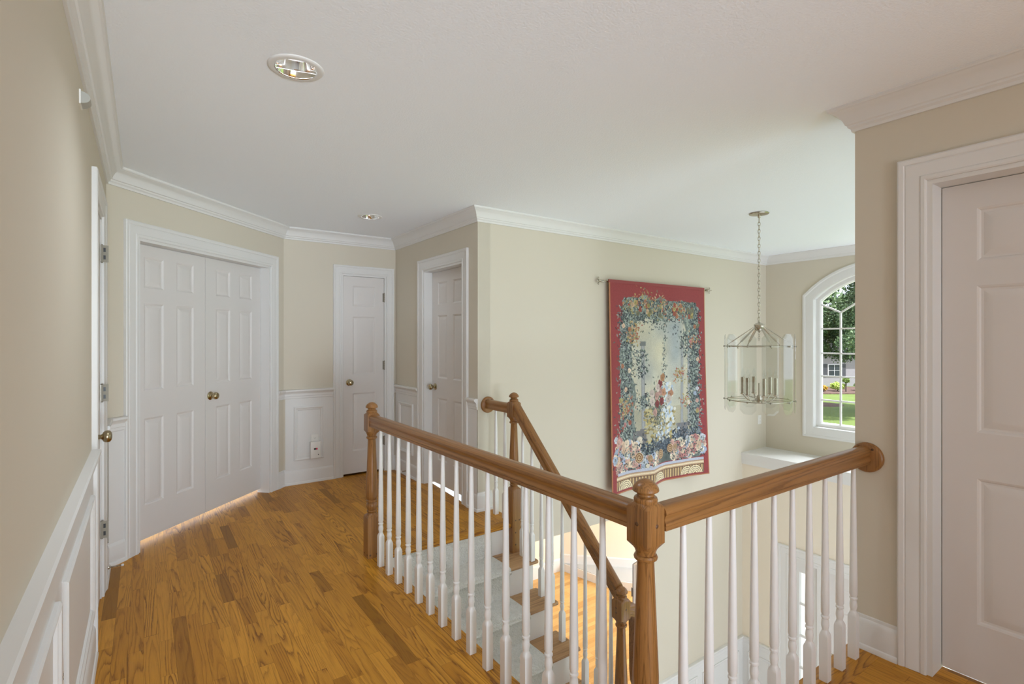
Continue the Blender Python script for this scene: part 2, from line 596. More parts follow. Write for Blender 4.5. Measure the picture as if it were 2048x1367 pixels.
mb = MB()
mb.box(FE-0.09, FE, YG-0.07, NOSE_Y+0.052, -0.027, 0.0006)
struct(mb.build('trim_1', 'floor_edge', smooth=0))
mb = MB()   # landing nosing along x, round lip towards the stairs
pr = [(0.10, 0.0006), (0.010, 0.0006), (0.003, -0.004), (0.0, -0.013), (0.003, -0.023), (0.010, -0.027), (0.10, -0.027)]
sweep(mb, [(FE, NOSE_Y), (XD+0.133, NOSE_Y)], pr, lambda x, y, h: (x, y, h))
struct(mb.build('trim_2', 'floor_edge_x', smooth=50))
mb = MB()   # border board by the front rail
mb.box(FE-0.089, XG, YG-0.105, YG+0.02, -0.027, 0.0007)
struct(mb.build('trim_3', 'floor_edge_x', smooth=0))
# white fascia below the floor edges
mb = MB()
mb.box(FE-0.012, FE-0.002, YG, NOSE_Y+0.03, -0.38, -0.027)
mb.box(FE-0.002, XG, YG-0.01, YG+0.005, -0.38, -0.027)
struct(mb.build('trim_4', 'trim', smooth=0))

mb = MB()
mb.poly([(XA-0.9, YB), (XF+0.3, YB), (XF+0.3, YC+0.3), (XA-0.9, YC+0.3)], H, H+0.12)
struct(mb.build('ceiling', 'ceiling', smooth=0))

low = MB()
low.poly([(-1.0, 0.0), (XL+0.1, 0.0), (XL+0.1, YE), (9.2, YE), (9.2, 9.5), (1.0, 9.5), (-1, 5)], ZL-0.1, ZL)
struct(low.build('floor_downstairs', 'floor_low', smooth=0))
mb = MB()
mb.box(2.42, XL-0.14, 0.2, YE-0.03, ZL, ZL+0.008)  # unseen sheet added over the wood floor to throw light upwards
struct(mb.build('floor_bounce_sheet', 'bounce', smooth=0))

# ------------------------------------------------------------------ walls
DA = (0.44, 0.98)        # linen door in wall A: s range (distance from the far corner)
DBc = (WB.p - Vector((0.451, 4.635))).length
DB = (DBc-0.6825, DBc+0.6825)
DC = (XD-2.088, XD-1.622)
DD = (3.828-YE, 4.582-YE)
DG = (0.767-0.762-YB, 0.767-YB)
HD = 2.045
wall('wall_left', WA, 0, BY-YB, 0, H, holes=[(DA[0], DA[1], -1, HD)])
wall('wall_diagonal', WB, 0, LB, 0, H, holes=[(DB[0], DB[1], -1, HD)])
wall('wall_far', WC, 0, XD-BX, 0, H, holes=[(DC[0], DC[1], -1, HD)])
wall('wall_hall_right', WD, 0.0, YC-YE, 0, H, holes=[(DD[0], DD[1], -1, HD)])
wall('wall_right', WG, 0, YG-YB, 0, H, t=0.14, holes=[(DG[0], DG[1], -1, HD)])
# long tapestry wall, with the tall opening to the room downstairs
OPX = (2.40, 4.336)
wall('wall_back', WE, -0.12, XF-XD-0.004, ZL, H, t=0.14, holes=[(XF-OPX[1], XF-OPX[0], ZL-1, -0.375)])
# window wall upstairs: arched hole
WIN_Y0, WIN_Y1, WIN_Z0 = 1.62, 3.00, 0.335
WSPR, WRISE = 1.86, 0.285
WCY = (WIN_Y0+WIN_Y1)/2


def arc_z(y, y0=WIN_Y0, y1=WIN_Y1, spr=WSPR, rise=WRISE):
    hw = (y1-y0)/2
    R = (hw*hw+rise*rise)/(2*rise)
    return spr + math.sqrt(max(0.0, R*R-(y-(y0+y1)/2)**2)) - (R-rise)


NSEG = 20
ys = [WIN_Y0+(WIN_Y1-WIN_Y0)*i/NSEG for i in range(NSEG+1)]
mb = MB()
T = 0.15
mb.box(XF, XF+T, YG, WIN_Y0, -0.02, H); mb.box(XF, XF+T, WIN_Y1, YE, -0.02, H); mb.box(XF, XF+T, WIN_Y0, WIN_Y1, -0.02, WIN_Z0)
for a, b in zip(ys, ys[1:]):
    za, zb = arc_z(a), arc_z(b)
    v = [(x, y, z) for x in (XF, XF+T) for y, z in ((a, za), (b, zb), (b, H), (a, H))]
    mb.add(v, [(0, 1, 2, 3), (4, 7, 6, 5), (0, 4, 5, 1), (3, 2, 6, 7)])
struct(mb.build('wall_front', 'wall', smooth=0))
# lower front wall with door and sidelights
LY0, LY1 = 1.46, 3.02         # rough opening
mb = MB()
W2 = Frame((XL, 0.0), (-1, 0), YE)
grid_wall(mb, YG-0.9, YE, ZL, -0.02, 0.14, [(LY0, LY1, ZL-1, -1.085)])
struct(mb.build('wall_front_lower', 'wall_low', smooth=0, loc=(XL, 0, 0), rot=W2.rot))
# ledge on top of it
mb = MB()
mb.box(XL-0.03, XF+0.001, YG, YE+0.001, -0.04, 0.0)
mb.box(XL-0.018, XL+0.02, YG, YE+0.001, -0.135, -0.04)
struct(mb.build('trim_5', 'trim', smooth=0))

# stairwell wall under the walkway, and under the near hall
mb = MB(); mb.box(FE-0.13, FE-0.012, YG-0.12, NOSE_Y+0.5, ZL, -0.30)
struct(mb.build('wall_stair_left', 'wall_low', smooth=0))
mb = MB(); mb.box(FE-0.012, 2.40, YG-0.16, YG-0.05, ZL, -0.30)
struct(mb.build('wall_stair_near', 'wall_low', smooth=0))
mb = MB(); mb.box(FE-0.012, XD+0.133, NOSE_Y+0.08, NOSE_Y+0.18, ZL, -0.30)
struct(mb.build('wall_stair_far', 'wall_low', smooth=0))

# the room downstairs seen through the opening
mb = MB()
P1, P2 = Vector((6.66, 7.76)), Vector((8.86, 5.56))
mb.box(1.0, 6.68, 7.76, 7.88, ZL, -0.35)
struct(mb.build('wall_room_far', 'wall_low', smooth=0))
mb = MB()
dd = Vector((R2, R2))*0.12
mb.poly([tuple(P1), tuple(P2), tuple(P2+dd), tuple(P1+dd)], ZL, -0.35)
struct(mb.build('wall_room_bay', 'wall_low', smooth=0))
mb = MB(); mb.poly([(2.2, YE+0.13), (9, YE+0.13), (9, 8), (2.2, 8)], -0.375, -0.30)
struct(mb.build('ceiling_downstairs', 'ceiling', smooth=0))
FRT = [(6.67, 7.72), (6.81, 7.02), (6.92, 6.63), (7.25, 6.25), (8.20, 5.30)]
BCK = [(6.69, 7.735), (6.98, 7.445), (7.27, 7.155), (7.70, 6.725), (8.86, 5.565)]
for nm, mt, ins, za, zb_ in (('trim_6', 'trim', 0.0, ZL+0.001, ZL+0.150), ('trim_7', 'stone', 0.025, ZL+0.1502, ZL+0.156)):
    mb = MB()
    R = []
    for f_, b_ in zip(FRT, BCK):
        f_ = (f_[0]+ins, f_[1]+ins*0.6)
        R.append([(f_[0], f_[1], za), (b_[0], b_[1], za), (b_[0], b_[1], zb_), (f_[0], f_[1], zb_)])
    mb.rings(R)
    struct(mb.build(nm, mt, smooth=0))
mb = MB()
BP2 = [(0, 0), (0.02, 0), (0.02, 0.15), (0.012, 0.17), (0, 0.17)]
sweep(mb, [tuple(P2), tuple(P1)], BP2, lambda x, y, h: (x, y, ZL+0.156+h))
sweep(mb, [(6.66, 7.76), (1.0, 7.76)], [(0, 0), (0.02, 0), (0.02, 0.22), (0.012, 0.25), (0, 0.25)], lambda x, y, h: (x, y, ZL+h))
struct(mb.build('baseboard_room', 'trim', smooth=0))

# ------------------------------------------------------------------ crown moulding
mb = MB()
ck = lambda x, y, h: (x, y, H+h)
# walk with the room on the left: from the near hall up wall A would have it on the right, so go the other way round
sweep(mb, [(XF, YG), (XF, YE), (XD, YE), (XD, YC), (BX, YC), (XA, BY), (XA, YB)], CROWN, ck)
struct(mb.build('trim_8', 'trim', smooth=25))
mb = MB()
sweep(mb, [(XG, YB), (XG, YG), (XF, YG)], CROWN, ck)
struct(mb.build('trim_9', 'trim', smooth=25))


# ------------------------------------------------------------------ casings, doors, wainscot
def casing(name, W, s0, s1, z1, z0=0.0, width=0.10, jamb=0.115, left=True, right=True):
    """moulding round an opening plus its jamb lining"""
    mb = MB()
    k = width/0.10
    pr = [(a*k, b) for a, b in CASE]
    # in (s, z) with the outside of the opening on the left of the path: go up the s0 side... path runs s0 bottom, s0 top, s1 top, s1 bottom
    sweep(mb, [(s0, z0), (s0, z1), (s1, z1), (s1, z0)], pr, lambda x, y, h: (x, h, y))
    if jamb:
        mb.box(s0-0.001, s0+0.018, -jamb, 0.002, z0, z1-0.0181)
        mb.box(s1-0.018, s1+0.001, -jamb, 0.002, z0, z1-0.0181)
        mb.box(s0-0.001, s1+0.001, -jamb, 0.002, z1-0.018, z1+0.001)
    return struct(mb.build(name, 'trim', smooth=25, loc=(W.p.x, W.p.y, 0), rot=W.rot))


def paneled(mb, x0, x1, z0, z1, rects, prof, y=0.0):
    """front sheet (facing +y) with panel rings; rects (xa, xb, za, zb); prof: (inset, height)"""
    xs = sorted({x0, x1, *[r[0] for r in rects], *[r[1] for r in rects]})
    zs = sorted({z0, z1, *[r[2] for r in rects], *[r[3] for r in rects]})
    for i in range(len(xs)-1):
        for j in range(len(zs)-1):
            cx, cz = (xs[i]+xs[i+1])/2, (zs[j]+zs[j+1])/2
            if any(r[0] < cx < r[1] and r[2] < cz < r[3] for r in rects): continue
            mb.add([(xs[i], y, zs[j]), (xs[i+1], y, zs[j]), (xs[i+1], y, zs[j+1]), (xs[i], y, zs[j+1])], [(0, 3, 2, 1)])
    for xa, xb, za, zb in rects:
        R = []
        for ins, h in prof:
            R.append([(xa+ins, y+h, za+ins), (xb-ins, y+h, za+ins), (xb-ins, y+h, zb-ins), (xa+ins, y+h, zb-ins)])
        n = len(R)
        vs = [p for r in R for p in r]
        fs = []
        for a in range(n-1):
            for i in range(4):
                fs.append((a*4+i, (a+1)*4+i, (a+1)*4+(i+1) % 4, a*4+(i+1) % 4))
        fs.append(tuple((n-1)*4+i for i in (3, 2, 1, 0)))
        mb.add(vs, fs)


DPROF = [(0, 0), (0.007, -0.003), (0.012, -0.008), (0.020, -0.009), (0.046, -0.002), (0.050, -0.0015)]
ROWS = [(0.225, 0.815), (1.00, 1.595), (1.695, 1.91)]


def slab(name, W, s0, s1, z0, z1, depth, cols, kind='door'):
    """door leaf in its opening; cols = column x-ranges measured from the s0 edge"""
    mb = MB()
    t = 0.035
    w, h = s1-s0, z1-z0
    rects = [(a, b, c, d) for a, b in cols for c, d in ROWS]
    paneled(mb, 0, w, 0, h, rects, DPROF)
    mb.add([(0, 0, 0), (w, 0, 0), (w, -t, 0), (0, -t, 0), (0, 0, h), (w, 0, h), (w, -t, h), (0, -t, h)],
           [(0, 1, 2, 3), (7, 6, 5, 4), (3, 2, 6, 7), (0, 3, 7, 4), (1, 5, 6, 2)])
    loc = W.at(s0, depth, z0)
    o = mb.build(name, 'door', smooth=20, loc=loc, rot=W.rot)
    return struct(o)


KNOB = [(0.0, 0.0), (0.032, 0.0), (0.033, 0.004), (0.028, 0.008), (0.016, 0.011), (0.011, 0.016), (0.0105, 0.026), (0.014, 0.031),
        (0.022, 0.035), (0.0275, 0.043), (0.0285, 0.052), (0.026, 0.060), (0.019, 0.066), (0.010, 0.0685), (0.0, 0.069)]


def knob(door, x, z, name='door_knob', sc=1.0):
    mb = MB()
    mb.lathe([(max(r, 1e-4)*sc, y*sc) for r, y in KNOB], 28, (x, 0.0, z), (0, 1, 0), cap=False)
    return mb.build(name, 'brass', door, smooth=40)


def hinges(door, x, zs, d=0.0):
    for z in zs:
        mb = MB()
        mb.box(x-0.016, x+0.016, d-0.001, d+0.003, z-0.045, z+0.045)
        for k in range(5):
            mb.lathe([(0.0062, -0.045+k*0.018+0.0008), (0.0068, -0.045+k*0.018+0.003), (0.0068, -0.045+(k+1)*0.018-0.003), (0.0062, -0.045+(k+1)*0.018-0.0008)], 12, (x, d+0.006, z))
        mb.lathe([(0.003, 0.044), (0.005, 0.046), (0.004, 0.050)], 10, (x, d+0.006, z))
        mb.lathe([(0.004, -0.050), (0.005, -0.046), (0.003, -0.044)], 10, (x, d+0.006, z))
        mb.build('hinge', 'hinge', door, smooth=40)


SIX = lambda w: [(0.112, w/2-0.055), (w/2+0.055, w-0.112)]

casing('trim_10', WA, *DA, HD)
da = slab('door_1', WA, DA[0]+0.021, DA[1]-0.021, 0.015, HD-0.021, -0.004, [(0.10, DA[1]-DA[0]-0.042-0.10)])
knob(da, DA[1]-DA[0]-0.042-0.065, 0.915)
hinges(da, -0.002, [0.355, 1.085, 1.83], 0.002)
for z in (0.355, 1.085, 1.83):
    mb = MB(); mb.box(0.004, 0.0065, 0.005, 0.036, z-0.045, z+0.045)
    lf_ = mb.build('hinge_leaf', 'hinge_leaf', da, smooth=0)
    mb = MB()
    for q in (-0.020, 0.020):
        mb.box(0.0063, 0.0070, 0.014, 0.024, z+q-0.011, z+q+0.011)
    mb.build('slots', 'black', lf_, smooth=0)

casing('trim_11', WB, *DB, HD)
wB = (DB[1]-DB[0]-0.036-0.010)/2
d2 = slab('door_2', WB, DB[0]+0.021, DB[0]+0.021+wB, 0.036, HD-0.021, -0.085, SIX(wB))
d3 = slab('door_3', WB, DB[1]-0.021-wB, DB[1]-0.021, 0.036, HD-0.021, -0.085, SIX(wB))
knob(d2, wB-0.050, 0.905)

casing('trim_12', WC, *DC, HD, width=0.085)
wC = DC[1]-DC[0]-0.042
d4 = slab('door_4', WC, DC[0]+0.021, DC[1]-0.021, 0.022, HD-0.021, -0.004, [(0.092, wC-0.092)])
knob(d4, wC-0.058, 0.925)
hinges(d4, -0.002, [0.30, 1.09, 1.80], 0.002)

casing('trim_13', WD, *DD, HD)
wD = DD[1]-DD[0]-0.042
d5 = slab('door_5', WD, DD[0]+0.021, DD[1]-0.021, 0.016, HD-0.021, -0.085, SIX(wD))
knob(d5, wD-0.062, 0.915)

casing('trim_14', WG, *DG, HD, jamb=0.14)
wG = DG[1]-DG[0]-0.042
d6 = slab('door_6', WG, DG[0]+0.021, DG[1]-0.021, 0.010, HD-0.021, -0.105, SIX(wG))
knob(d6, 0.062, 0.93)

# closet backs behind flush doors; far one blackened to put shade in the gap
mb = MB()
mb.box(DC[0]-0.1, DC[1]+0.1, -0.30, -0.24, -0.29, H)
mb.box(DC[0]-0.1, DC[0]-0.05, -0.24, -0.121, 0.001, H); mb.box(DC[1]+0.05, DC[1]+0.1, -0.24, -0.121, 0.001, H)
struct(mb.build('closet_far_shade_box', 'black', smooth=0, loc=(WC.p.x, WC.p.y, 0), rot=WC.rot))
mb = MB()
mb.box(DA[0]-0.1, DA[1]+0.1, -0.30, -0.24, -0.29, H)
struct(mb.build('wall_closet_left', 'wall', smooth=0, loc=(WA.p.x, WA.p.y, 0), rot=WA.rot))

CHZ = 0.905


def wainscot(idx, W, s0, s1, rects, name):
    """white painted lower wall with applied picture-frame panels"""
    mb = MB()
    PR = [(0.0, 0.0), (0.0, 0.010), (0.006, 0.015), (0.014, 0.014), (0.022, 0.008), (0.030, 0.008), (0.034, 0.0035), (0.036, 0.0)]
    paneled(mb, s0, s1, 0.10, CHZ-0.04, rects, PR, 0.006)
    return struct(mb.build(name, 'trim', smooth=25, loc=(W.p.x, W.p.y, 0), rot=W.rot))


def run(mb, prof, pts, z):
    sweep(mb, pts, prof, lambda x, y, h: (x, y, z+h))


cw = 0.0995
wainscot(1, WA, 0.02, DA[0]-cw, [], 'trim_15')
wainscot(2, WA, DA[1]+cw, BY-YB, [(BY-2.80, BY-1.84, 0.235, 0.735), (BY-1.715, BY-0.75, 0.235, 0.735), (BY-0.62, BY+0.35, 0.235, 0.735)], 'trim_16')
wainscot(3, WB, DB[1]+cw, LB-0.01, [], 'trim_17')
wainscot(4, WC, DC[1]+0.084, XD-BX-0.012, [(XD-1.447, XD-1.168, 0.225, 0.738)], 'trim_18')
wainscot(5, WD, DD[1]+cw, YC-YE-0.012, [(5.142-YE-0.345, 5.142-YE, 0.225, 0.738)], 'trim_19')
wainscot(6, WD, 0.0, DD[0]-cw, [], 'trim_20')


def wp(W, s):
    q = W.at(s); return (q[0], q[1])


mb = MB()
for pts in ([wp(WA, DA[0]-cw), (XA, BY), wp(WB, DB[1]+cw)][::-1],
            [wp(WA, BY-YB), wp(WA, DA[1]+cw)][::-1],
            [wp(WB, DB[0]-cw), (BX, YC), wp(WC, DC[1]+0.084)][::-1],
            [wp(WC, DC[0]-0.084), (XD, YC), wp(WD, DD[1]+cw)][::-1],
            [wp(WD, DD[0]-cw), (XD, YE-0.0)][::-1]):
    run(mb, RAILP, pts, CHZ-0.088)
struct(mb.build('trim_21', 'trim', smooth=25))
mb = MB()
for pts in ([wp(WA, DA[0]-cw), (XA, BY), wp(WB, DB[1]+cw)][::-1],
            [wp(WA, BY-YB), wp(WA, DA[1]+cw)][::-1],
            [wp(WB, DB[0]-cw), (BX, YC), wp(WC, DC[1]+0.084)][::-1],
            [wp(WC, DC[0]-0.084), (XD, YC), wp(WD, DD[1]+cw)][::-1],
            [wp(WD, DD[0]-cw), (XD, YE), (XD+0.133, YE)][::-1]):
    run(mb, BASEP, pts, 0.0)
struct(mb.build('baseboard_left', 'trim', smooth=25))
mb = MB()
run(mb, BASEP, [wp(WG, 0), wp(WG, DG[0]-cw)], 0.0)
run(mb, BASEP, [wp(WG, DG[1]+cw), (XG, YG)], 0.0)
struct(mb.build('baseboard_right', 'trim', smooth=25))

mb = MB(); mb.box(2.05, XG, -2.25, -2.10, 0.0, H)  # unseen wall piece added to keep light off the near railing
struct(mb.build('near_light_blocker', 'wall', smooth=0))

# downstairs wainscot and chair rail on the foyer walls
mb = MB()
for pts in ([(XL, 3.145), (XL, YE), (OPX[1], YE)],):
    run(mb, RAILP, pts, ZL+0.905-0.088)
    run(mb, BASEP, pts, ZL)
struct(mb.build('trim_22', 'trim', smooth=25))
mb = MB()
PR = [(0.0, 0.0), (0.0, 0.010), (0.008, 0.014), (0.03, 0.006), (0.034, 0.0)]
paneled(mb, XF-XL, XF-OPX[1], ZL+0.1, ZL+0.87, [(XF-XL+0.10, XF-XL+0.82, ZL+0.23, ZL+0.74), (XF-XL+0.92, XF-OPX[1]-0.08, ZL+0.23, ZL+0.74)], PR, 0.006)
struct(mb.build('trim_23', 'trim', smooth=25, loc=(WE.p.x, WE.p.y, 0), rot=WE.rot))
mb = MB()
paneled(mb, 3.14, YE, ZL+0.1, ZL+0.87, [(3.22, 3.50, ZL+0.23, ZL+0.74)], PR, 0.006)
struct(mb.build('trim_24', 'trim', smooth=25, loc=(XL, 0, 0), rot=W2.rot))

# ------------------------------------------------------------------ front door group downstairs
mb = MB()
zt = -1.085
sweep(mb, [(LY0, ZL), (LY0, zt), (LY1, zt), (LY1, ZL)], [(a*1.2, b) for a, b in CASE], lambda x, y, h: (x, h, y))
for y in (LY0, LY0+0.34, LY1-0.34, LY1):
    mb.box(y-0.035, y+0.035, -0.14, 0.004, ZL, zt)
mb.box(LY0+0.036, LY1-0.036, -0.139, 0.0035, zt-0.035, zt-0.0005)
struct(mb.build('trim_25', 'trim', smooth=25, loc=(XL, 0, 0), rot=W2.rot))
# door leaf
mb = MB()
w = LY1-LY0-0.76
fx = 0.08
paneled(mb, 0, w, 0, 1.99, [(a, b, c, d) for a, b in ((0.11, w/2-0.05), (w/2+0.05, w-0.11)) for c, d in ((0.2, 0.8), (0.95, 1.5), (1.6, 1.87))], DPROF)
mb.box(0, w, -0.04, -0.012, 0, 1.99)
fd = struct(mb.build('door_7', 'door', smooth=20, loc=W2.at(LY0+0.38, -0.04, ZL+0.01), rot=W2.rot))
knob(fd, w-0.06, 0.95)
mb = MB(); mb.lathe([(0.0001, 0), (0.03, 0), (0.03, 0.012), (0.012, 0.018), (0.0001, 0.018)], 20, (w-0.06, 0, 1.1), (0, 1, 0), cap=False)
mb.build('deadbolt', 'brass', fd, smooth=40)
for i, (ya, yb) in enumerate(((LY0+0.035, LY0+0.305), (LY1-0.305, LY1-0.035))):
    mb = MB()
    mb.box(0, 0.065, -0.05, 0, 0, 2.01); mb.box(yb-ya-0.065, yb-ya, -0.05, 0, 0, 2.01)
    mb.box(0.065, yb-ya-0.065, -0.05, 0, 0, 0.10); mb.box(0.065, yb-ya-0.065, -0.05, 0, 1.90, 2.01)
    for q in range(1, 5):
        z = 0.10+q*0.36
        mb.box(0.065, yb-ya-0.065, -0.035, -0.010, z-0.011, z+0.011)
    sl = struct(mb.build('window_%d' % (2+i), 'trim', smooth=0, loc=W2.at(ya, -0.03, ZL+0.001), rot=W2.rot))
    mb = MB(); mb.box(0.065, yb-ya-0.065, -0.025, -0.021, 0.10, 1.90)
    mb.build('pane', 'pane', sl, smooth=0)
    mb = MB()  # white translucent sheet added to make the sidelights look blown out
    n_ = 40
    y0_, y1_ = 0.06, yb-ya-0.06
    mb.rings([[(y0_+(y1_-y0_)*q_/n_, -0.055-0.006*math.sin(q_*1.9), z_) for q_ in range(n_+1)] for z_ in (0.08, 1.93)], close=False, cap=False)
    mb.build('glare_sheet', 'glare', sl, smooth=60)

# white door leaf standing open in the room behind the opening
mb = MB()
paneled(mb, 0, 0.76, 0, 2.03, [(a, b, c, d) for a, b in SIX(0.76) for c, d in ROWS], DPROF)
mb.box(0, 0.76, -0.04, -0.012, 0, 2.03)
d8 = struct(mb.build('door_8', 'door', smooth=20, loc=(4.40, 3.92, ZL+0.012), rot=math.radians(12)))
hinges(d8, 0.0, [0.3, 1.0, 1.72], 0.002)

# ------------------------------------------------------------------ arched window upstairs
mb = MB()
cas_out = [(WIN_Y0, WIN_Z0)] + [(y, arc_z(y)) for y in ys] + [(WIN_Y1, WIN_Z0)]
cp = [(0, 0), (0, 0.012), (0.012, 0.016), (0.085, 0.016), (0.095, 0.022), (0.118, 0.022), (0.118, 0)]
# closed loop with the outside on the left: run bottom-left up over the arch and back along the sill
sweep(mb, cas_out, cp, lambda y, z, h: (XF-h, y, z), closed=True)
# lining
R_ = []
for a in cas_out + [cas_out[0]]:
    R_.append((WCY+(a[0]-WCY)*0.997, 1.2+(a[1]-1.2)*0.997))
for a, b in zip(R_, R_[1:]):
    mb.add([(XF-0.001, a[0], a[1]), (XF-0.001, b[0], b[1]), (XF+0.13, b[0], b[1]), (XF+0.13, a[0], a[1])], [(0, 1, 2, 3)])
win = struct(mb.build('window_1', 'trim', smooth=25))
mb = MB()
fp = [(0, 0), (0, 0.02), (-0.035, 0.02), (-0.05, 0.008), (-0.05, 0.0), ]
fp = [(0.0, -0.03), (0.0, 0.02), (-0.04, 0.02), (-0.055, 0.004), (-0.055, -0.03)]
sweep(mb, cas_out, fp, lambda y, z, h: (XF+0.085-h, y, z), closed=True)
mb.build('window_sash', 'trim', win, smooth=25)
mb = MB()
XM = XF+0.085
gy = [2.925-0.2075*k for k in range(0, 7)]
gy0, gy1 = WIN_Y0+0.05, WIN_Y1-0.05
npan = 6
pw = (gy1-gy0)/npan
cols = [gy1-pw*k for k in range(npan+1)]


def bar(p, q, w=0.009, dx=0.0):
    p, q = Vector(p), Vector(q)
    t = (q-p).normalized(); n = Vector((-t.y, t.x))*w
    v = [(XM+x, (b+n*s).x, (b+n*s).y) for b in (p, q) for s in (-1, 1) for x in (-0.012+dx, 0.010+dx)]
    mb.add(v, [(0, 1, 3, 2), (4, 6, 7, 5), (0, 4, 5, 1), (2, 3, 7, 6), (0, 2, 6, 4), (1, 5, 7, 3)])


zb = [0.661, 0.946, 1.218, 1.508]
zv = {0: 1.80, 1: 1.695, 2: 1.83, 3: 1.72, 4: 1.83, 5: 1.695, 6: 1.80}
for k in range(1, npan):
    bar((cols[k], WIN_Z0+0.04), (cols[k], zv[k]))
for z in zb:
    bar((gy0, z), (gy1, z), dx=0.0013)
for k in range(npan):
    bar((cols[k], zv[k]), (cols[k+1], zv[k+1]), dx=0.0026+0.0006*(k % 2))
mb.build('muntins', 'trim', win, smooth=0)
mb = MB()
cc = (XM+0.002, WCY, 1.2)
vs_ = [(XM+0.002, y, z) for y, z in cas_out]
mb.add(vs_, [tuple(range(len(vs_)))])
mb.build('pane', 'pane', win, smooth=0)

# ------------------------------------------------------------------ staircase
RISE, RUN = 0.209, 0.2225
SX0, SX1 = FE, 2.33
stairs = empty('staircase', (SX0, NOSE_Y, 0))
tag(stairs, 'straight flight of oak treads with white risers leading down below the landing', 'stairs')


def rel(o, p):
    o.parent = p
    o.matrix_parent_inverse = Matrix.Translation(p.location).inverted()
    return o


def noseY(k): return NOSE_Y-RUN*k


for k in range(0, 5):
    mb = MB()
    mb.box(SX0+0.05, SX1-0.0505, noseY(k)+0.028, noseY(k)+0.045, -RISE*(k+1)+0.0, -RISE*k-0.027)
    rel(mb.build('riser', 'riser', smooth=0), stairs)
for k in range(1, 5):
    mb = MB()
    z = -RISE*k
    pr = [(RUN+0.028, 0.0), (0.010, 0.0), (0.003, -0.005), (0.0, -0.0135), (0.003, -0.022), (0.010, -0.027), (RUN+0.028, -0.027)]
    sweep(mb, [(SX0+0.05, noseY(k)), (SX1, noseY(k))], pr, lambda x, y, h: (x, y, z+h))
    mb.lathe([(0.0001, -0.0135), (0.0095, -0.0130), (0.0135, 0.0), (0.0095, 0.0130), (0.0001, 0.0135)], 8, (SX1, noseY(k)+RUN/2, z-0.0135), (1, 0, 0), cap=False)
    rel(mb.build('tread', 'tread', smooth=50), stairs)
# quarter landing
mb = MB()
mb.box(SX0+0.0, SX1, YG-0.02, noseY(4)+0.045, -RISE*5-0.14, -RISE*5)
rel(mb.build('stair_landing', 'tread', smooth=0), stairs)
mb = MB()
mb.box(SX0-0.0115, SX0+0.02, noseY(4.9), NOSE_Y+0.027, -1.3, -0.0275)
# cut to a sloping board instead of a full sheet
mb = MB()
ya, yb = NOSE_Y+0.028, noseY(5)
sl = RISE/RUN
v = []
for x in (SX0-0.002, SX0+0.055):
    v += [(x, ya, -0.028), (x, ya-0.02, -0.028), (x, yb, (yb-ya)*sl+0.03), (x, yb, (yb-ya)*sl-0.30), (x, ya, -0.33)]
mb.add(v, [(0, 1, 2, 3, 4), (9, 8, 7, 6, 5)]+[(i, (i+1) % 5+0, (i+1) % 5+5, i+5) for i in range(5)])
rel(mb.build('stringer', 'riser', smooth=0), stairs)
mb = MB()   # open stringer on the right, cut to the steps
pts = []
for k in range(0, 5):
    pts += [(noseY(k)+0.028, -RISE*k-0.027), (noseY(k)+0.028, -RISE*(k+1)-0.0)]
pts += [(noseY(4)+0.028, -1.2), (NOSE_Y+0.05, -0.42), (NOSE_Y+0.05, -0.027)]
n = len(pts)
mb.add([(x, y, z) for x in (SX1-0.05, SX1-0.028) for y, z in pts], [tuple(range(n)), tuple(range(2*n-1, n-1, -1))]+[(i, (i+1) % n, n+(i+1) % n, n+i) for i in range(n)])
rel(mb.build('stringer', 'riser', smooth=0), stairs)
# lower flight leaving the quarter landing
for k in range(1, 4):
    z = -RISE*(5+k)
    mb = MB()
    mb.box(SX1+RUN*(k-1)-0.02, SX1+RUN*k+0.028, YG-0.0, 2.10, z-0.027, z)
    rel(mb.build('tread', 'tread', smooth=0), stairs)
    mb = MB()
    mb.box(SX1+RUN*(k-1)-0.018, SX1+RUN*(k-1)-0.002, YG-0.0, 2.09, z, z+RISE-(0.14 if k == 1 else 0.027))
    rel(mb.build('riser', 'riser', smooth=0), stairs)

# carpet runner
RX0, RX1 = 1.37, 2.082
path = [(NOSE_Y+0.020, -0.028)]
for k in range(1, 5):
    y0 = noseY(k)
    zt_ = -RISE*k
    path += [(noseY(k-1)+0.016, zt_+0.022), (noseY(k-1)+0.012, zt_+0.014), (noseY(k-1)+0.004, zt_+0.011), (y0+0.014, zt_+0.012), (y0-0.002, zt_+0.008), (y0-0.010, zt_-0.004), (y0-0.011, zt_-0.018),
             (y0-0.006, zt_-0.030), (y0+0.006, zt_-0.036), (y0+0.018, zt_-0.042)]
path += [(noseY(4)+0.016, -RISE*5+0.022), (noseY(4)+0.010, -RISE*5+0.012), (noseY(5)-0.3, -RISE*5+0.011)]
mb = MB()
NX = 6
def cring(y, z, dn):
    xs_ = [RX0, RX0+0.004] + [RX0+(RX1-RX0)*i/NX for i in range(1, NX)] + [RX1-0.004, RX1]
    return xs_
rr = []
P = [Vector(p) for p in path]
for i, p in enumerate(P):
    a = P[max(0, i-1)]; b = P[min(len(P)-1, i+1)]
    t = (b-a).normalized(); nrm = Vector((t.y, -t.x))
    if nrm.y < 0 or (abs(nrm.y) < 0.05 and nrm.x > 0): nrm = -nrm
    # under-surface point sits inside the step
    q = p - nrm*0.010
    rr.append([(RX0, q.x, q.y), (RX0, p.x, p.y-0.003), (RX0+0.006, p.x, p.y), (RX1-0.006, p.x, p.y), (RX1, p.x, p.y-0.003), (RX1, q.x, q.y)])
mb.rings(rr, True, True)
tag(mb.build('stair_runner', 'carpet', smooth=60), 'cream pile carpet runner down the middle of the stairs', 'carpet')

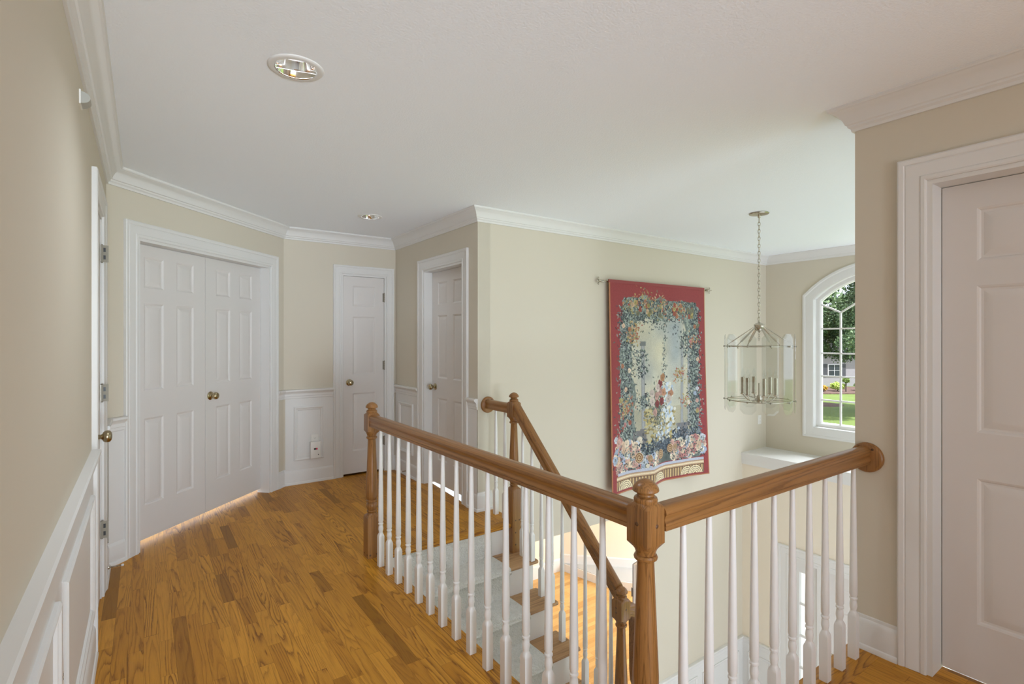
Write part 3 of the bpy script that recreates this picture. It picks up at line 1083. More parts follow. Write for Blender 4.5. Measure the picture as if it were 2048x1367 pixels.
# ------------------------------------------------------------------ balustrades
BALZ = lambda L: [(0.0, 0.0160, 1), (0.002, 0.0165, 1), (0.183, 0.0165, 1), (0.190, 0.0160, 0.75), (0.203, 0.0125, 0.0), (0.206, 0.0115, 0), (0.212, 0.0125, 0), (0.226, 0.0152, 0),
                  (0.240, 0.0140, 0), (0.250, 0.0118, 0), (0.253, 0.0120, 0), (0.256, 0.0152, 0), (0.262, 0.0155, 0), (0.266, 0.0122, 0), (0.270, 0.0130, 0), (0.276, 0.0155, 0),
                  (0.36, 0.0152, 0), (0.60, 0.0122, 0), (L, 0.0088, 0)]


def baluster_mesh(L):
    mb = MB(); mb.sq_turn(BALZ(L), 24)
    return mb


NEW = [(0.255, 0.040, 1), (0.262, 0.038, 0.8), (0.275, 0.030, 0.0), (0.280, 0.0255, 0), (0.285, 0.030, 0), (0.292, 0.0325, 0), (0.297, 0.0265, 0), (0.303, 0.029, 0), (0.320, 0.0345, 0),
       (0.335, 0.0335, 0), (0.346, 0.0275, 0), (0.350, 0.0335, 0), (0.358, 0.0345, 0), (0.363, 0.0285, 0), (0.370, 0.032, 0), (0.385, 0.0375, 0), (0.42, 0.0375, 0), (0.60, 0.0300, 0), (0.745, 0.0245, 0),
       (0.750, 0.0260, 0), (0.754, 0.0330, 0), (0.760, 0.0345, 0), (0.766, 0.0320, 0), (0.768, 0.0275, 0), (0.774, 0.0290, 0), (0.784, 0.0325, 0.0), (0.787, 0.0340, 0.15), (0.802, 0.0380, 1),
       (0.904, 0.0380, 1), (0.914, 0.0355, 0.45), (0.918, 0.0330, 0.0), (0.926, 0.0345, 0), (0.932, 0.0325, 0), (0.937, 0.0255, 0), (0.941, 0.0245, 0), (0.944, 0.0262, 0), (0.947, 0.0245, 0), (0.949, 0.0270, 0),
       (0.9492, 0.0365, 0), (0.952, 0.0385, 0), (0.960, 0.0368, 0), (0.970, 0.0308, 0), (0.979, 0.0200, 0), (0.984, 0.0070, 0), (0.985, 0.0010, 0)]


def newel(parent, x, y, zb, plugs=()):
    """zb: bottom of the post below the datum, turned part at fixed heights above it"""
    mb = MB(); mb.sq_turn([(zb, 0.040, 1)] + NEW, 32)
    o = mb.build('newel_post', 'post', None, smooth=28, loc=(x, y, 0))
    o.parent = parent
    for px, py, pz, ax in plugs:
        q = MB()
        q.lathe([(0.0001, -0.006), (0.0062, -0.006), (0.0062, 0.0006), (0.0035, 0.0018), (0.0001, 0.002)], 14, (px, py, pz), ax, cap=False)
        q.build('wood_plug', 'plug', o, smooth=40)
    return o


HR = [(0.0, 0.072), (0.012, 0.0715), (0.022, 0.067), (0.029, 0.058), (0.0305, 0.048), (0.027, 0.040), (0.0245, 0.032), (0.026, 0.024), (0.0285, 0.0195), (0.0295, 0.0145), (0.0275, 0.012), (0.029, 0.008), (0.029, 0.0)]
HRF = HR + [(-a, b) for a, b in HR[::-1]][:-1]


def rail(pts, mat, parent, name='handrail', vert=None):
    """handrail swept along a 3D polyline; profile kept upright"""
    pts = [Vector(p) for p in pts]
    R = []
    for i, p in enumerate(pts):
        a = pts[max(0, i-1)]; b = pts[min(len(pts)-1, i+1)]
        t = (b-a).normalized()
        side = vert if vert is not None else Vector((t.y, -t.x, 0)).normalized()
        if i == 0 or i == len(pts)-1:
            up = Vector((0, 0, 1)) if abs(t.z) < 0.8 else side.cross(t).normalized()
            k = 1.0/max(0.35, math.hypot(t.x, t.y)) if abs(t.z) < 0.8 else 1.0
        else:
            up = side.cross(t).normalized(); k = 1.0
        if up.dot(Vector((0, 0, 1))) < 0 and abs(up.z) > 0.05: up = -up
        R.append([p + side*u + up*(h*k) for u, h in HRF])
    mb = MB(); mb.rings(R)
    o = mb.build(name, mat, None, smooth=35)
    o.parent = parent
    return o


def rosette(parent, x, y, z, ax, mat):
    mb = MB()
    mb.lathe([(0.0001, 0.0), (0.066, 0.0), (0.066, 0.010), (0.062, 0.016), (0.055, 0.019), (0.0001, 0.019)], 40, (0, 0, 0), ax, cap=False)
    o = mb.build('rosette', mat, None, smooth=35, loc=(x, y, z))
    o.parent = parent
    A = Vector(ax); S = Vector((0, 0, 1)).cross(A)
    for s in (-1, 1):
        q = MB()
        c = A*0.0195 + S*0.026*s + Vector((0, 0, 0.040))
        q.lathe([(0.0001, 0.0), (0.0055, 0.0), (0.0045, 0.0012), (0.0001, 0.0015)], 12, c, ax, cap=False)
        q.build('wood_plug', 'plug', o, smooth=40)
    return o


N1 = (1.193, 3.242); N0 = (1.190, 1.010)
rl = empty('balcony_railing', (0, 0, 0))
tag(rl, 'L-shaped balcony railing with oak handrails, oak newels and white balusters round the stairwell', 'railing')
newel(rl, N1[0], N1[1], 0.0, [(-0.0395, -0.024, 0.022, (-1, 0, 0)), (-0.024, -0.0395, 0.022, (0, -1, 0)), (0.020, -0.0395, 0.022, (0, -1, 0)), (-0.0395, 0.024, 0.022, (-1, 0, 0))])
newel(rl, N0[0], N0[1], 0.0, [(-0.0375, 0.000, 0.860, (-1, 0, 0)), (0.004, -0.0375, 0.855, (0, -1, 0))])
rail([(1.190, N0[1]+0.036, 0.836), (1.190, N1[1]-0.036, 0.836)], 'rail_y', rl)
RY = 0.995
rail([(N0[0]+0.036, RY, 0.836), (XG-0.018, RY, 0.836)], 'rail_x', rl)
rosette(rl, XG, RY-0.010, 0.860, (-1, 0, 0), 'post')
bm0 = baluster_mesh(0.84).build('baluster', 'baluster', rl, smooth=30, loc=(1.185, 3.066, 0.0006))
for i in range(1, 15):
    copy_part(bm0, rl, (1.185, 3.066-0.1348*i, 0.0006))
for i in range(10):
    copy_part(bm0, rl, (2.530-0.1318*i, RY, 0.0006))

XR = 2.285
sr = empty('stair_railing', (0, 0, 0))
tag(sr, 'oak stair railing descending beside the carpeted treads, with white balusters and two newels', 'railing')
Y2, Y3 = 3.205, 2.122
ZN3 = -RISE*5
newel(sr, XR, Y2, -RISE, [(-0.0395, -0.02, z, (-1, 0, 0)) for z in (-0.02,)] + [(-0.012, -0.0395, z, (0, -1, 0)) for z in (0.030, -0.060, -0.150)] + [(0.022, -0.0395, 0.03, (0, -1, 0))] + [(0.006, -0.0375, 0.895, (0, -1, 0))])
n3 = newel(sr, XR, Y3, 0.0, [(-0.0375, 0.004, 0.868, (-1, 0, 0)), (-0.0375, 0.004, 0.840, (-1, 0, 0)), (0.002, -0.0375, 0.862, (0, -1, 0))])
n3.location.z = ZN3
SL = 0.94
zr = lambda y: 0.325 + SL*(y-2.64)     # underside of the stair rail
rail([(XR, Y2-0.036, zr(Y2-0.036)), (XR, 2.9, zr(2.9)), (XR, 2.5, zr(2.5)), (XR, Y3+0.014, zr(Y3+0.014))], 'rail_y', sr)
rail([(XR, YE-0.018, 0.826), (XR, Y2+0.036, 0.826)], 'rail_y', sr)
rosette(sr, XR+0.006, YE, 0.853, (0, -1, 0), 'post')
# goose-neck down to the lower flight
gp = [(XR+0.036, ZN3+0.805), (XR+0.060, ZN3+0.803), (XR+0.082, ZN3+0.790), (XR+0.094, ZN3+0.765), (XR+0.098, ZN3+0.70), (XR+0.100, ZN3+0.45), (XR+0.108, ZN3+0.38), (XR+0.13, ZN3+0.325), (XR+0.17, ZN3+0.275),
      (XR+0.32, ZN3+0.135), (XR+0.75, ZN3-0.27)]
R = []
side = Vector((0, 1, 0))
for i, (x, z) in enumerate(gp):
    a = gp[max(0, i-1)]; b = gp[min(len(gp)-1, i+1)]
    t = Vector((b[0]-a[0], 0, b[1]-a[1])).normalized()
    up = Vector((-t.z, 0, t.x))
    R.append([Vector((x, Y3, z)) + side*u + up*(h-0.0) for u, h in HRF])
mb = MB(); mb.rings(R)
mb.build('handrail', 'rail_x', sr, smooth=35)
for y in (3.452, 3.325):
    copy_part(bm0, sr, (XR, y, 0.0))
for k in range(9):
    y = 3.094-0.11125*k
    t = k//2+1
    L = zr(y)+RISE*t+0.01
    mb = baluster_mesh(L)
    mb.build('baluster', 'baluster', sr, smooth=30, loc=(XR, y, -RISE*t))

# ------------------------------------------------------------------ recessed lights
def can(x, y, label, power):
    r = empty('recessed_light', (x, y, H))
    tag(r, label, 'ceiling light', 'recessed ceiling lights')
    mb = MB()
    mb.lathe([(0.074, -0.0005), (0.078, -0.005), (0.094, -0.006), (0.101, -0.003), (0.103, 0.0), (0.103, 0.002), (0.074, 0.002)], 48, cap=False)
    mb.build('trim_ring', 'trim', r, smooth=40)
    mb = MB()
    mb.lathe([(0.0745, -0.004), (0.078, -0.0055), (0.078, -0.0045), (0.074, -0.001), (0.068, 0.03), (0.058, 0.065), (0.052, 0.082), (0.052, 0.085)], 48, cap=False)
    mb.build('reflector', 'chrome', r, smooth=40)
    mb = MB()
    mb.lathe([(0.0001, 0.050), (0.025, 0.052), (0.042, 0.058), (0.050, 0.068), (0.052, 0.084), (0.0001, 0.086)], 40, cap=False)
    mb.build('lamp', 'bulb_white', r, smooth=50)
    l = bpy.data.lights.new('can_light', 'AREA')
    l.shape = 'DISK'; l.size = 0.10; l.energy = power; l.color = (0.80, 0.90, 1.0); l.spread = math.radians(160)
    lo = bpy.data.objects.new('can_light', l); C.objects.link(lo); lo.parent = r; lo.location = (0, 0, 0.045)


can(0.483, 2.135, 'large round recessed ceiling light with polished reflector, above the walkway', 8.5)
can(1.590, 4.364, 'small round recessed ceiling light near the narrow closet door', 1.6)
# the ceiling needs round cut-outs for them
for (x, y) in ((0.483, 2.135), (1.590, 4.364)):
    mb = MB(); mb.lathe([(0.076, -0.05), (0.076, 0.09)], 40, (x, y, H))
    cut = mb.build('cutter', 'ceiling', smooth=0)
    ce = bpy.data.objects['ceiling']
    md = ce.modifiers.new('hole', 'BOOLEAN'); md.operation = 'DIFFERENCE'; md.object = cut; md.solver = 'EXACT'
    dg = bpy.context.evaluated_depsgraph_get()
    me = bpy.data.meshes.new_from_object(ce.evaluated_get(dg))
    ce.modifiers.clear(); ce.data = me
    bpy.data.objects.remove(cut)

# ------------------------------------------------------------------ chandelier
CX, CY = 4.200, 2.360
ch = empty('chandelier', (CX, CY, H))
tag(ch, 'nickel lantern chandelier with a ring of clear glass panels, hanging on a chain', 'chandelier')
Z = lambda z: z-H
mb = MB(); mb.lathe([(0.0001, 0), (0.074, 0), (0.078, -0.006), (0.074, -0.012), (0.035, -0.019), (0.014, -0.024), (0.010, -0.040), (0.0001, -0.042)], 36, cap=False)
mb.build('canopy', 'nickel', ch, smooth=40)
mb = MB()
z = 2.398; kx = 0
while z > 1.545:
    a = 0.3 + (PI/2 if kx % 2 else 0)
    pts = []
    for i in range(14):
        t = 2*PI*i/14
        u = 0.0085*math.cos(t)
        pts.append((u*math.cos(a), u*math.sin(a), Z(z-0.020) + 0.0185*math.sin(t)))
    mb.tube(pts, 0.0028, 6, closed=True)
    z -= 0.0305; kx += 1
mb.build('chain', 'nickel', ch, smooth=60)
mb = MB()
mb.lathe([(0.0001, 0.035), (0.007, 0.034), (0.010, 0.022), (0.022, 0.016), (0.040, 0.004), (0.043, 0.0), (0.040, -0.003), (0.036, -0.006), (0.037, -0.030), (0.030, -0.045), (0.012, -0.052), (0.006, -0.060), (0.0001, -0.062)], 30, (0, 0, Z(1.505)), cap=False)
mb.build('hub', 'nickel', ch, smooth=40)
mb = MB()
for q in range(4):
    pts = [((0.008*math.cos(2*PI*i/12) if q % 2 else 0), (0 if q % 2 else 0.008*math.cos(2*PI*i/12)), Z(1.432-q*0.017)+0.010*math.sin(2*PI*i/12)) for i in range(12)]
    mb.tube(pts, 0.0018, 6, closed=True)
mb.build('hook', 'nickel', ch, smooth=60)
RR = 0.247
ZR1, ZR2 = 1.327, 0.880
for zz in (ZR1, ZR2):
    mb = MB()
    mb.tube([(RR*math.cos(2*PI*i/60), RR*math.sin(2*PI*i/60), Z(zz)) for i in range(60)], 0.0045, 8, closed=True)
    mb.build('ring', 'nickel', ch, smooth=60)
A0 = math.atan2(-CY, -CX)          # towards the camera
for q in range(6):
    a = A0 + 2*PI*(q+0.35)/6
    c, s = math.cos(a), math.sin(a)
    mb = MB()
    R = []
    for t, w in ((0.0, 0.005), (0.06, 0.005), (0.10, 0.0105), (0.50, 0.0125), (0.80, 0.0115), (0.86, 0.005), (1.0, 0.0045)):
        r = 0.040+(RR-0.040)*t; zz = 1.487+(ZR1+0.012-1.487)*t
        ring = []
        for k_ in range(8):
            an = 2*PI*k_/8
            ring.append((r*c - s*w*math.cos(an) , r*s + c*w*math.cos(an), Z(zz)+0.4*w*math.sin(an)+0.002))
        R.append(ring)
    mb.rings(R)
    mb.tube([(RR*c, RR*s, Z(ZR1+0.014)), ((RR+0.006)*c, (RR+0.006)*s, Z(ZR1)), (RR*c, RR*s, Z(ZR1-0.016))], 0.004, 8)
    mb.build('arm', 'nickel', ch, smooth=50)
# glass panels
PWD, PZ0, PZ1 = 0.128, 0.784, 1.428


def panel_outline(ins):
    w = PWD/2-ins; z0, z1 = PZ0+ins, PZ1-ins; c_ = 0.034-ins*0.42
    return [(-w+c_, z0), (w-c_, z0), (w, z0+c_), (w, z1-c_), (w-c_, z1), (-w+c_, z1), (-w, z1-c_), (-w, z0+c_)]


first = None
for q in range(10):
    a = A0 + PI/2 + 2*PI*q/10
    if first is None:
        mb = MB()
        o0, o1 = panel_outline(0.0), panel_outline(0.014)
        R = [[(x, 0.0, Z(z)) for x, z in o1], [(x, 0.0, Z(z)) for x, z in o0], [(x, 0.002, Z(z)) for x, z in o0], [(x, 0.0055, Z(z)) for x, z in o1]]
        mb.rings(R)
        first = mb.build('glass_panel', 'glass', ch, smooth=0)
        g = first
    else:
        g = copy_part(first, ch)
    g.location = (0.260*math.cos(a), 0.260*math.sin(a), 0)
    g.rotation_euler = (0, 0, a-PI/2)
    for zz in (ZR1, ZR2):
        mb = MB()
        c, s = math.cos(a), math.sin(a)
        mb.lathe([(0.0001, 0.0), (0.003, 0.0), (0.003, 0.020), (0.0075, 0.021), (0.0075, 0.026), (0.004, 0.030), (0.0001, 0.031)], 12, (RR*c, RR*s, Z(zz)), (c, s, 0), cap=False)
        mb.build('screw', 'hinge', ch, smooth=40)
# candles
mb = MB()
mb.tube([(0, 0, Z(ZR2-0.004)), (0, 0, Z(ZR2+0.05)), (0, 0, Z(1.02))], 0.006, 10)
mb.lathe([(0.0001, 0), (0.020, 0.0), (0.022, 0.03), (0.012, 0.06), (0.0001, 0.062)], 16, (0, 0, Z(ZR2-0.02)), cap=False)
mb.build('centre_stem', 'nickel', ch, smooth=50)
for q in range(6):
    a = A0 + 2*PI*(q+0.30)/6
    c, s = math.cos(a), math.sin(a)
    r = 0.128
    mb = MB()
    pts = [(0.012*c, 0.012*s, Z(0.885))] + [((0.04+0.088*t)*c, (0.04+0.088*t)*s, Z(0.872-0.012*math.sin(PI*t)+0.05*t*t)) for t in (0.1, 0.35, 0.6, 0.85, 1.0)]
    mb.tube(pts, 0.0042, 8)
    # strut out to the lower ring
    mb.tube([((r-0.02)*c, (r-0.02)*s, Z(0.884)), (RR*c, RR*s, Z(ZR2))], 0.003, 6)
    mb.build('candle_arm', 'nickel', ch, smooth=60)
    mb = MB()
    mb.lathe([(0.0001, -0.012), (0.006, -0.010), (0.020, 0.0), (0.021, 0.003), (0.013, 0.004), (0.0150, 0.005), (0.0150, 0.140), (0.0001, 0.140)], 20, (r*c, r*s, Z(0.925)), cap=False)
    sleeve = mb.build('candle_sleeve', 'nickel', ch, smooth=40)
    mb = MB()
    mb.lathe([(0.0001, 0), (0.008, 0.001), (0.0125, 0.016), (0.0145, 0.030), (0.012, 0.046), (0.0065, 0.062), (0.002, 0.076), (0.0001, 0.079)], 16, (r*c, r*s, Z(1.065)), cap=False)
    mb.build('bulb', 'glass', sleeve, smooth=50)


# ------------------------------------------------------------------ tapestry
def srgb(r, g, b):
    f = lambda c: ((c/255.0+0.055)/1.055)**2.4 if c/255.0 > 0.04045 else c/255.0/12.92
    return np.array([f(r), f(g), f(b)])


def paint():
    rng = np.random.default_rng(11)
    Wd, Hd = 330, 450
    img = np.zeros((Hd, Wd, 3))
    U, V = np.meshgrid((np.arange(Wd)+0.5)/Wd, (np.arange(Hd)+0.5)/Hd)
    img[:] = srgb(146, 58, 60)

    def nz(sx, sy, seed):
        r = np.random.default_rng(seed)
        g = r.random((sy+2, sx+2))
        x = U*sx; y = V*sy
        xi, yi = x.astype(int), y.astype(int)
        fx, fy = x-xi, y-yi
        fx = fx*fx*(3-2*fx); fy = fy*fy*(3-2*fy)
        return (g[yi, xi]*(1-fx)+g[yi, xi+1]*fx)*(1-fy)+(g[yi+1, xi]*(1-fx)+g[yi+1, xi+1]*fx)*fy

    def ell(u, v, ru, rv, col, ang=0.0, soft=0.0):
        i0, i1 = int(max(0, (v-max(ru*Wd/Hd, rv)-0.01)*Hd)), int(min(Hd, (v+max(ru*Wd/Hd, rv)+0.01)*Hd+1))
        j0, j1 = int(max(0, (u-max(ru, rv*Hd/Wd)-0.01)*Wd)), int(min(Wd, (u+max(ru, rv*Hd/Wd)+0.01)*Wd+1))
        if i0 >= i1 or j0 >= j1: return
        du = (U[i0:i1, j0:j1]-u)*Wd; dv = (V[i0:i1, j0:j1]-v)*Hd
        c, s = math.cos(ang), math.sin(ang)
        a, b = du*c+dv*s, -du*s+dv*c
        m = ((a/(ru*Wd))**2+(b/(rv*Hd))**2) < 1
        img[i0:i1, j0:j1][m] = col

    # central scene outline: ragged at the sides, arched top
    edge = 0.035*(nz(3, 34, 1)-0.5)
    topc = 0.075+0.05*(2*np.abs(U-0.5))**3+0.03*(nz(22, 3, 5)-0.5)
    inner = (U > 0.105+edge+0.018*(V < 0.26)) & (U < 0.915+edge) & (V > topc) & (V < 0.90)
    n1, n2 = nz(6, 9, 3), nz(14, 24, 4)
    sky = (srgb(214, 204, 172)*n1[..., None]+srgb(164, 172, 174)*(1-n1[..., None]))
    sky = sky*(0.90+0.2*n2[..., None])
    vein = np.exp(-((U-0.56)/0.09)**2)[..., None]*np.clip((V-0.35)/0.3, 0, 1)[..., None]
    sky = sky*(1-0.35*vein)+srgb(226, 228, 222)*0.35*vein
    img[inner] = sky[inner]
    low_ = inner & (V > 0.62)
    img[low_] = (img*0.6+srgb(150, 140, 105)*0.4)[low_]

    def rect(u0, u1, v0, v1, col):
        m = (U > u0) & (U < u1) & (V > v0) & (V < v1)
        img[m] = col
    # leafy ground tones under the garlands
    fu = nz(26, 34, 8)[..., None]
    gl = srgb(96, 106, 104)*fu + srgb(142, 152, 146)*(1-fu)
    mL = inner & ((U < 0.205+0.06*nz(5, 18, 9)) | (U > 0.81+0.06*nz(5, 18, 10)) | (V < 0.15+0.05*nz(16, 4, 12)))
    img[mL] = gl[mL]
    mL = inner & (V > 0.79+0.03*nz(12, 3, 13))
    img[mL] = (gl*0.62)[mL]
    # columns
    for u0, w, v0, v1 in ((0.125, 0.035, 0.24, 0.72), (0.175, 0.030, 0.28, 0.72), (0.300, 0.030, 0.30, 0.72), (0.725, 0.028, 0.30, 0.72), (0.80, 0.032, 0.27, 0.72), (0.865, 0.032, 0.23, 0.72)):
        m = (U > u0) & (U < u0+w) & (V > v0) & (V < v1)
        sh = 0.55+0.45*np.sin((U-u0)/w*PI)
        col = srgb(168, 170, 172)*sh[..., None]
        img[m] = col[m]
        rect(u0-0.012, u0+w+0.012, v0-0.012, v0+0.012, srgb(120, 124, 122))
        rect(u0-0.012, u0+w+0.012, v1-0.006, v1+0.010, srgb(120, 118, 118))
    for u0, u1, v0, v1 in ((0.10, 0.225, 0.205, 0.245), (0.855, 0.925, 0.205, 0.245)):
        rect(u0, u1, v0, v1, srgb(140, 146, 140)); rect(u0, u1, v1-0.006, v1, srgb(80, 84, 84)); rect(u0, u1, v0, v0+0.004, srgb(96, 100, 98))
    rect(0.225, 0.34, 0.72, 0.80, srgb(120, 118, 118)); rect(0.69, 0.80, 0.71, 0.79, srgb(122, 120, 122))
    # arch bands
    for rad, col, th in ((0.300, srgb(112, 122, 116), 0.012), (0.330, srgb(146, 156, 146), 0.020), (0.360, srgb(84, 92, 90), 0.006)):
        d = np.sqrt((U-0.51)**2+((V-0.33)*1.34*0.80)**2)
        m = (np.abs(d-rad) < th) & (V < 0.31) & inner
        img[m] = col
    # lawn, path, water glow
    for _ in range(260):
        u, v = rng.uniform(0.33, 0.66), rng.uniform(0.62, 0.80)
        ell(u, v, rng.uniform(0.008, 0.022), rng.uniform(0.003, 0.007), [srgb(176, 160, 104), srgb(140, 126, 84), srgb(196, 184, 136)][rng.integers(3)], rng.uniform(-0.6, 0.6))
    for _ in range(120):
        t = rng.uniform(0, 1)
        ell(0.585+rng.normal(0, 0.03+0.05*t), 0.50+0.30*t, 0.012, 0.010, [srgb(206, 216, 226), srgb(176, 190, 206), srgb(222, 220, 206)][rng.integers(3)], rng.uniform(0, 3))
    cold = [srgb(70, 80, 84), srgb(96, 108, 110), srgb(122, 134, 132), srgb(52, 58, 66), srgb(146, 156, 146), srgb(88, 100, 90), srgb(38, 42, 48), srgb(168, 178, 168)]
    warm = [srgb(176, 118, 88), srgb(196, 166, 132), srgb(160, 86, 68), srgb(178, 160, 104), srgb(150, 138, 88), srgb(120, 118, 96)]
    pale = [srgb(232, 212, 186), srgb(216, 186, 160), srgb(200, 204, 212), srgb(206, 164, 152), srgb(236, 226, 206), srgb(170, 182, 204), srgb(190, 128, 124)]

    def leaves(fu, fv, n, pal, s=1.0):
        for _ in range(n):
            u, v = fu(), fv()
            ell(u, v, 0.0105*s*rng.uniform(0.6, 1.2), 0.0032*s*rng.uniform(0.7, 1.2), pal[rng.integers(len(pal))], rng.uniform(0, PI))

    def rose(u, v, r, pal=None):
        c = (pal or pale)[rng.integers(len(pal or pale))]
        for k_ in range(6):
            a = 2*PI*k_/6+rng.uniform(0, 1)
            ell(u+r*0.55*math.cos(a), v+r*0.41*math.sin(a), r*0.55, r*0.41, c*rng.uniform(0.72, 1.1))
        ell(u, v, r*0.5, r*0.37, c*0.80)
        ell(u-r*0.06, v+r*0.05, r*0.24, r*0.18, c*0.5)
        ell(u+r*0.08, v-r*0.05, r*0.12, r*0.09, np.minimum(c*1.25, 1))
    # garlands on top and down both sides
    leaves(lambda: rng.uniform(0.14, 0.90), lambda: 0.085+abs(rng.normal(0, 0.055)), 2200, cold, 0.9)
    leaves(lambda: 0.160+rng.normal(0, 0.034), lambda: rng.uniform(0.12, 0.74), 2100, cold, 0.9)
    leaves(lambda: 0.875+rng.normal(0, 0.032), lambda: rng.uniform(0.12, 0.76), 2000, cold, 0.9)
    leaves(lambda: 0.80+rng.normal(0, 0.05), lambda: 0.24+abs(rng.normal(0, 0.06)), 320, cold)
    leaves(lambda: 0.30+rng.normal(0, 0.035), lambda: rng.uniform(0.33, 0.47), 130, cold)
    leaves(lambda: 0.32+rng.normal(0, 0.03), lambda: 0.585+rng.normal(0, 0.02), 120, cold)
    leaves(lambda: 0.545+rng.normal(0, 0.012), lambda: rng.uniform(0.16, 0.50), 110, cold, 0.8)
    for cu, cv, s_, n_ in ((0.33, 0.085, 0.045, 60), (0.20, 0.12, 0.03, 36), (0.50, 0.115, 0.06, 90), (0.74, 0.13, 0.035, 40), (0.22, 0.27, 0.03, 70), (0.25, 0.22, 0.03, 40), (0.72, 0.46, 0.03, 70), (0.86, 0.28, 0.03, 30),
                          (0.16, 0.62, 0.03, 50), (0.78, 0.60, 0.03, 50), (0.17, 0.58, 0.03, 30)):
        leaves(lambda: cu+rng.normal(0, s_), lambda: cv+rng.normal(0, s_*0.6), n_, warm)
    for _ in range(26):
        u = rng.uniform(0.15, 0.88)
        rose(u, 0.10+rng.uniform(0, 0.06), 0.016, warm)
    for _ in range(20):
        rose([0.17, 0.88][rng.integers(2)]+rng.normal(0, 0.03), rng.uniform(0.2, 0.72), 0.015, warm if rng.random() < 0.5 else pale)
    # dark foliage bank
    leaves(lambda: rng.uniform(0.20, 0.62), lambda: 0.815+rng.normal(0, 0.022), 520, [srgb(50, 62, 76), srgb(74, 88, 104), srgb(104, 116, 126), srgb(34, 40, 50)], 1.2)
    leaves(lambda: rng.uniform(0.64, 0.93), lambda: 0.80+rng.normal(0, 0.035), 520, [srgb(50, 62, 76), srgb(84, 98, 114), srgb(34, 40, 50), srgb(120, 130, 140)], 1.1)
    leaves(lambda: 0.15+rng.normal(0, 0.05), lambda: rng.uniform(0.70, 0.90), 420, cold)
    # central bouquet
    leaves(lambda: 0.47+rng.normal(0, 0.05), lambda: 0.62+rng.normal(0, 0.055), 420, [srgb(84, 94, 88), srgb(116, 124, 110), srgb(60, 66, 66), srgb(150, 140, 110)])
    for u, v in ((0.40, 0.545), (0.455, 0.56), (0.50, 0.50), (0.53, 0.47), (0.46, 0.60), (0.40, 0.585), (0.52, 0.59), (0.545, 0.545), (0.43, 0.64), (0.50, 0.54), (0.62, 0.555), (0.60, 0.58), (0.47, 0.52)):
        rose(u, v, 0.026, [srgb(126, 48, 50), srgb(190, 138, 108), srgb(204, 188, 178), srgb(176, 128, 90), srgb(186, 146, 136)])
    # rose banks at the foot
    for _ in range(70):
        u = rng.uniform(0.03, 0.30)
        rose(u, 0.745+rng.uniform(0, 0.165)*(1.0 if u < 0.2 else 0.8)+0.3*max(0, u-0.1)*0.4, rng.uniform(0.016, 0.030))
    for _ in range(46):
        u = rng.uniform(0.26, 0.46)
        rose(u, 0.865+rng.uniform(-0.02, 0.04), rng.uniform(0.015, 0.028))
    for _ in range(95):
        u = rng.uniform(0.64, 0.97)
        rose(u, 0.79+rng.uniform(0, 0.10)-0.10*max(0, u-0.85), rng.uniform(0.014, 0.028))
    leaves(lambda: rng.uniform(0.04, 0.48), lambda: rng.uniform(0.78, 0.91), 260, cold, 0.8)
    leaves(lambda: rng.uniform(0.62, 0.96), lambda: rng.uniform(0.79, 0.90), 240, cold, 0.8)
    # golden scrolls
    for cu, cv, rad in ((0.28, 0.850, 0.034), (0.37, 0.860, 0.022), (0.51, 0.855, 0.034), (0.62, 0.835, 0.030), (0.67, 0.830, 0.020)):
        d = np.sqrt((U-cu)**2+((V-cv)*1.34)**2)
        an = np.arctan2((V-cv)*1.34, U-cu)
        m = (d < rad)
        sp = np.sin(d/rad*16+an)
        img[m & (sp > 0)] = srgb(186, 148, 104)
        img[m & (sp <= 0)] = srgb(120, 84, 56)
        img[m & (sp > 0.75)] = srgb(214, 196, 162)
    # pale cloth under the rose banks, then gilded plinth with pilasters
    m = (U > 0.07) & (U < 0.95) & (V > 0.905) & (V < 0.925)
    img[m] = srgb(186, 190, 206)
    m = (U > 0.055) & (U < 0.95) & (V > 0.918) & (V < 0.940)
    g = np.clip(1-np.abs(V-0.929)/0.011, 0, 1)
    img[m] = (srgb(150, 104, 66)+(srgb(240, 222, 190)-srgb(150, 104, 66))*g[..., None])[m]
    m = (U > 0.055) & (U < 0.95) & (V > 0.939) & (V < 0.943)
    img[m] = srgb(70, 48, 40)
    m = (U > 0.055) & (U < 0.95) & (V >= 0.943) & (V < 0.985)
    st = np.sin(U*2*PI*40)
    img[m] = np.where(st[..., None] > 0.1, srgb(206, 178, 128), srgb(126, 98, 80))[m]
    for cu in (0.11, 0.19, 0.45, 0.53, 0.76, 0.90):
        for k_ in range(4):
            sg = 1 if cu in (0.11, 0.45, 0.76) else -1
            d = np.sqrt(((U-cu-0.03*sg)**2)+((V-0.99)*1.34)**2)
            mm = (np.abs(d-(0.020+0.013*k_)) < 0.0045) & (V > 0.944) & (V < 0.985)
            img[mm] = srgb(236, 220, 184)
            mm = (np.abs(d-(0.0265+0.013*k_)) < 0.0018) & (V > 0.944) & (V < 0.985)
            img[mm] = srgb(84, 60, 50)
    # weave speckle
    img *= (0.88+0.24*rng.random((Hd, Wd, 1)))
    # hem
    b = (U < 0.012) | (U > 0.990) | (V < 0.006) | (V > 0.993)
    img[b] = srgb(178, 120, 84)
    return img, Wd, Hd


img, TW, TH_ = paint()
TX0, TX1, TZ0, TZ1 = 3.640, 5.160, -0.115, 1.962


def tap_off(u, v):
    xs_ = [0, .08, .2, .3, .4, .5, .58, .68, .8, .92, 1.0]
    os_ = [.030, .012, .000, .010, .035, .000, -.024, -.022, .005, .035, .048]
    o = float(np.interp(u, xs_, os_))
    return 0.040 + o*1.25*(max(0.0, v)**1.4) + 0.006*math.sin(u*19+1)*(0.3+v)


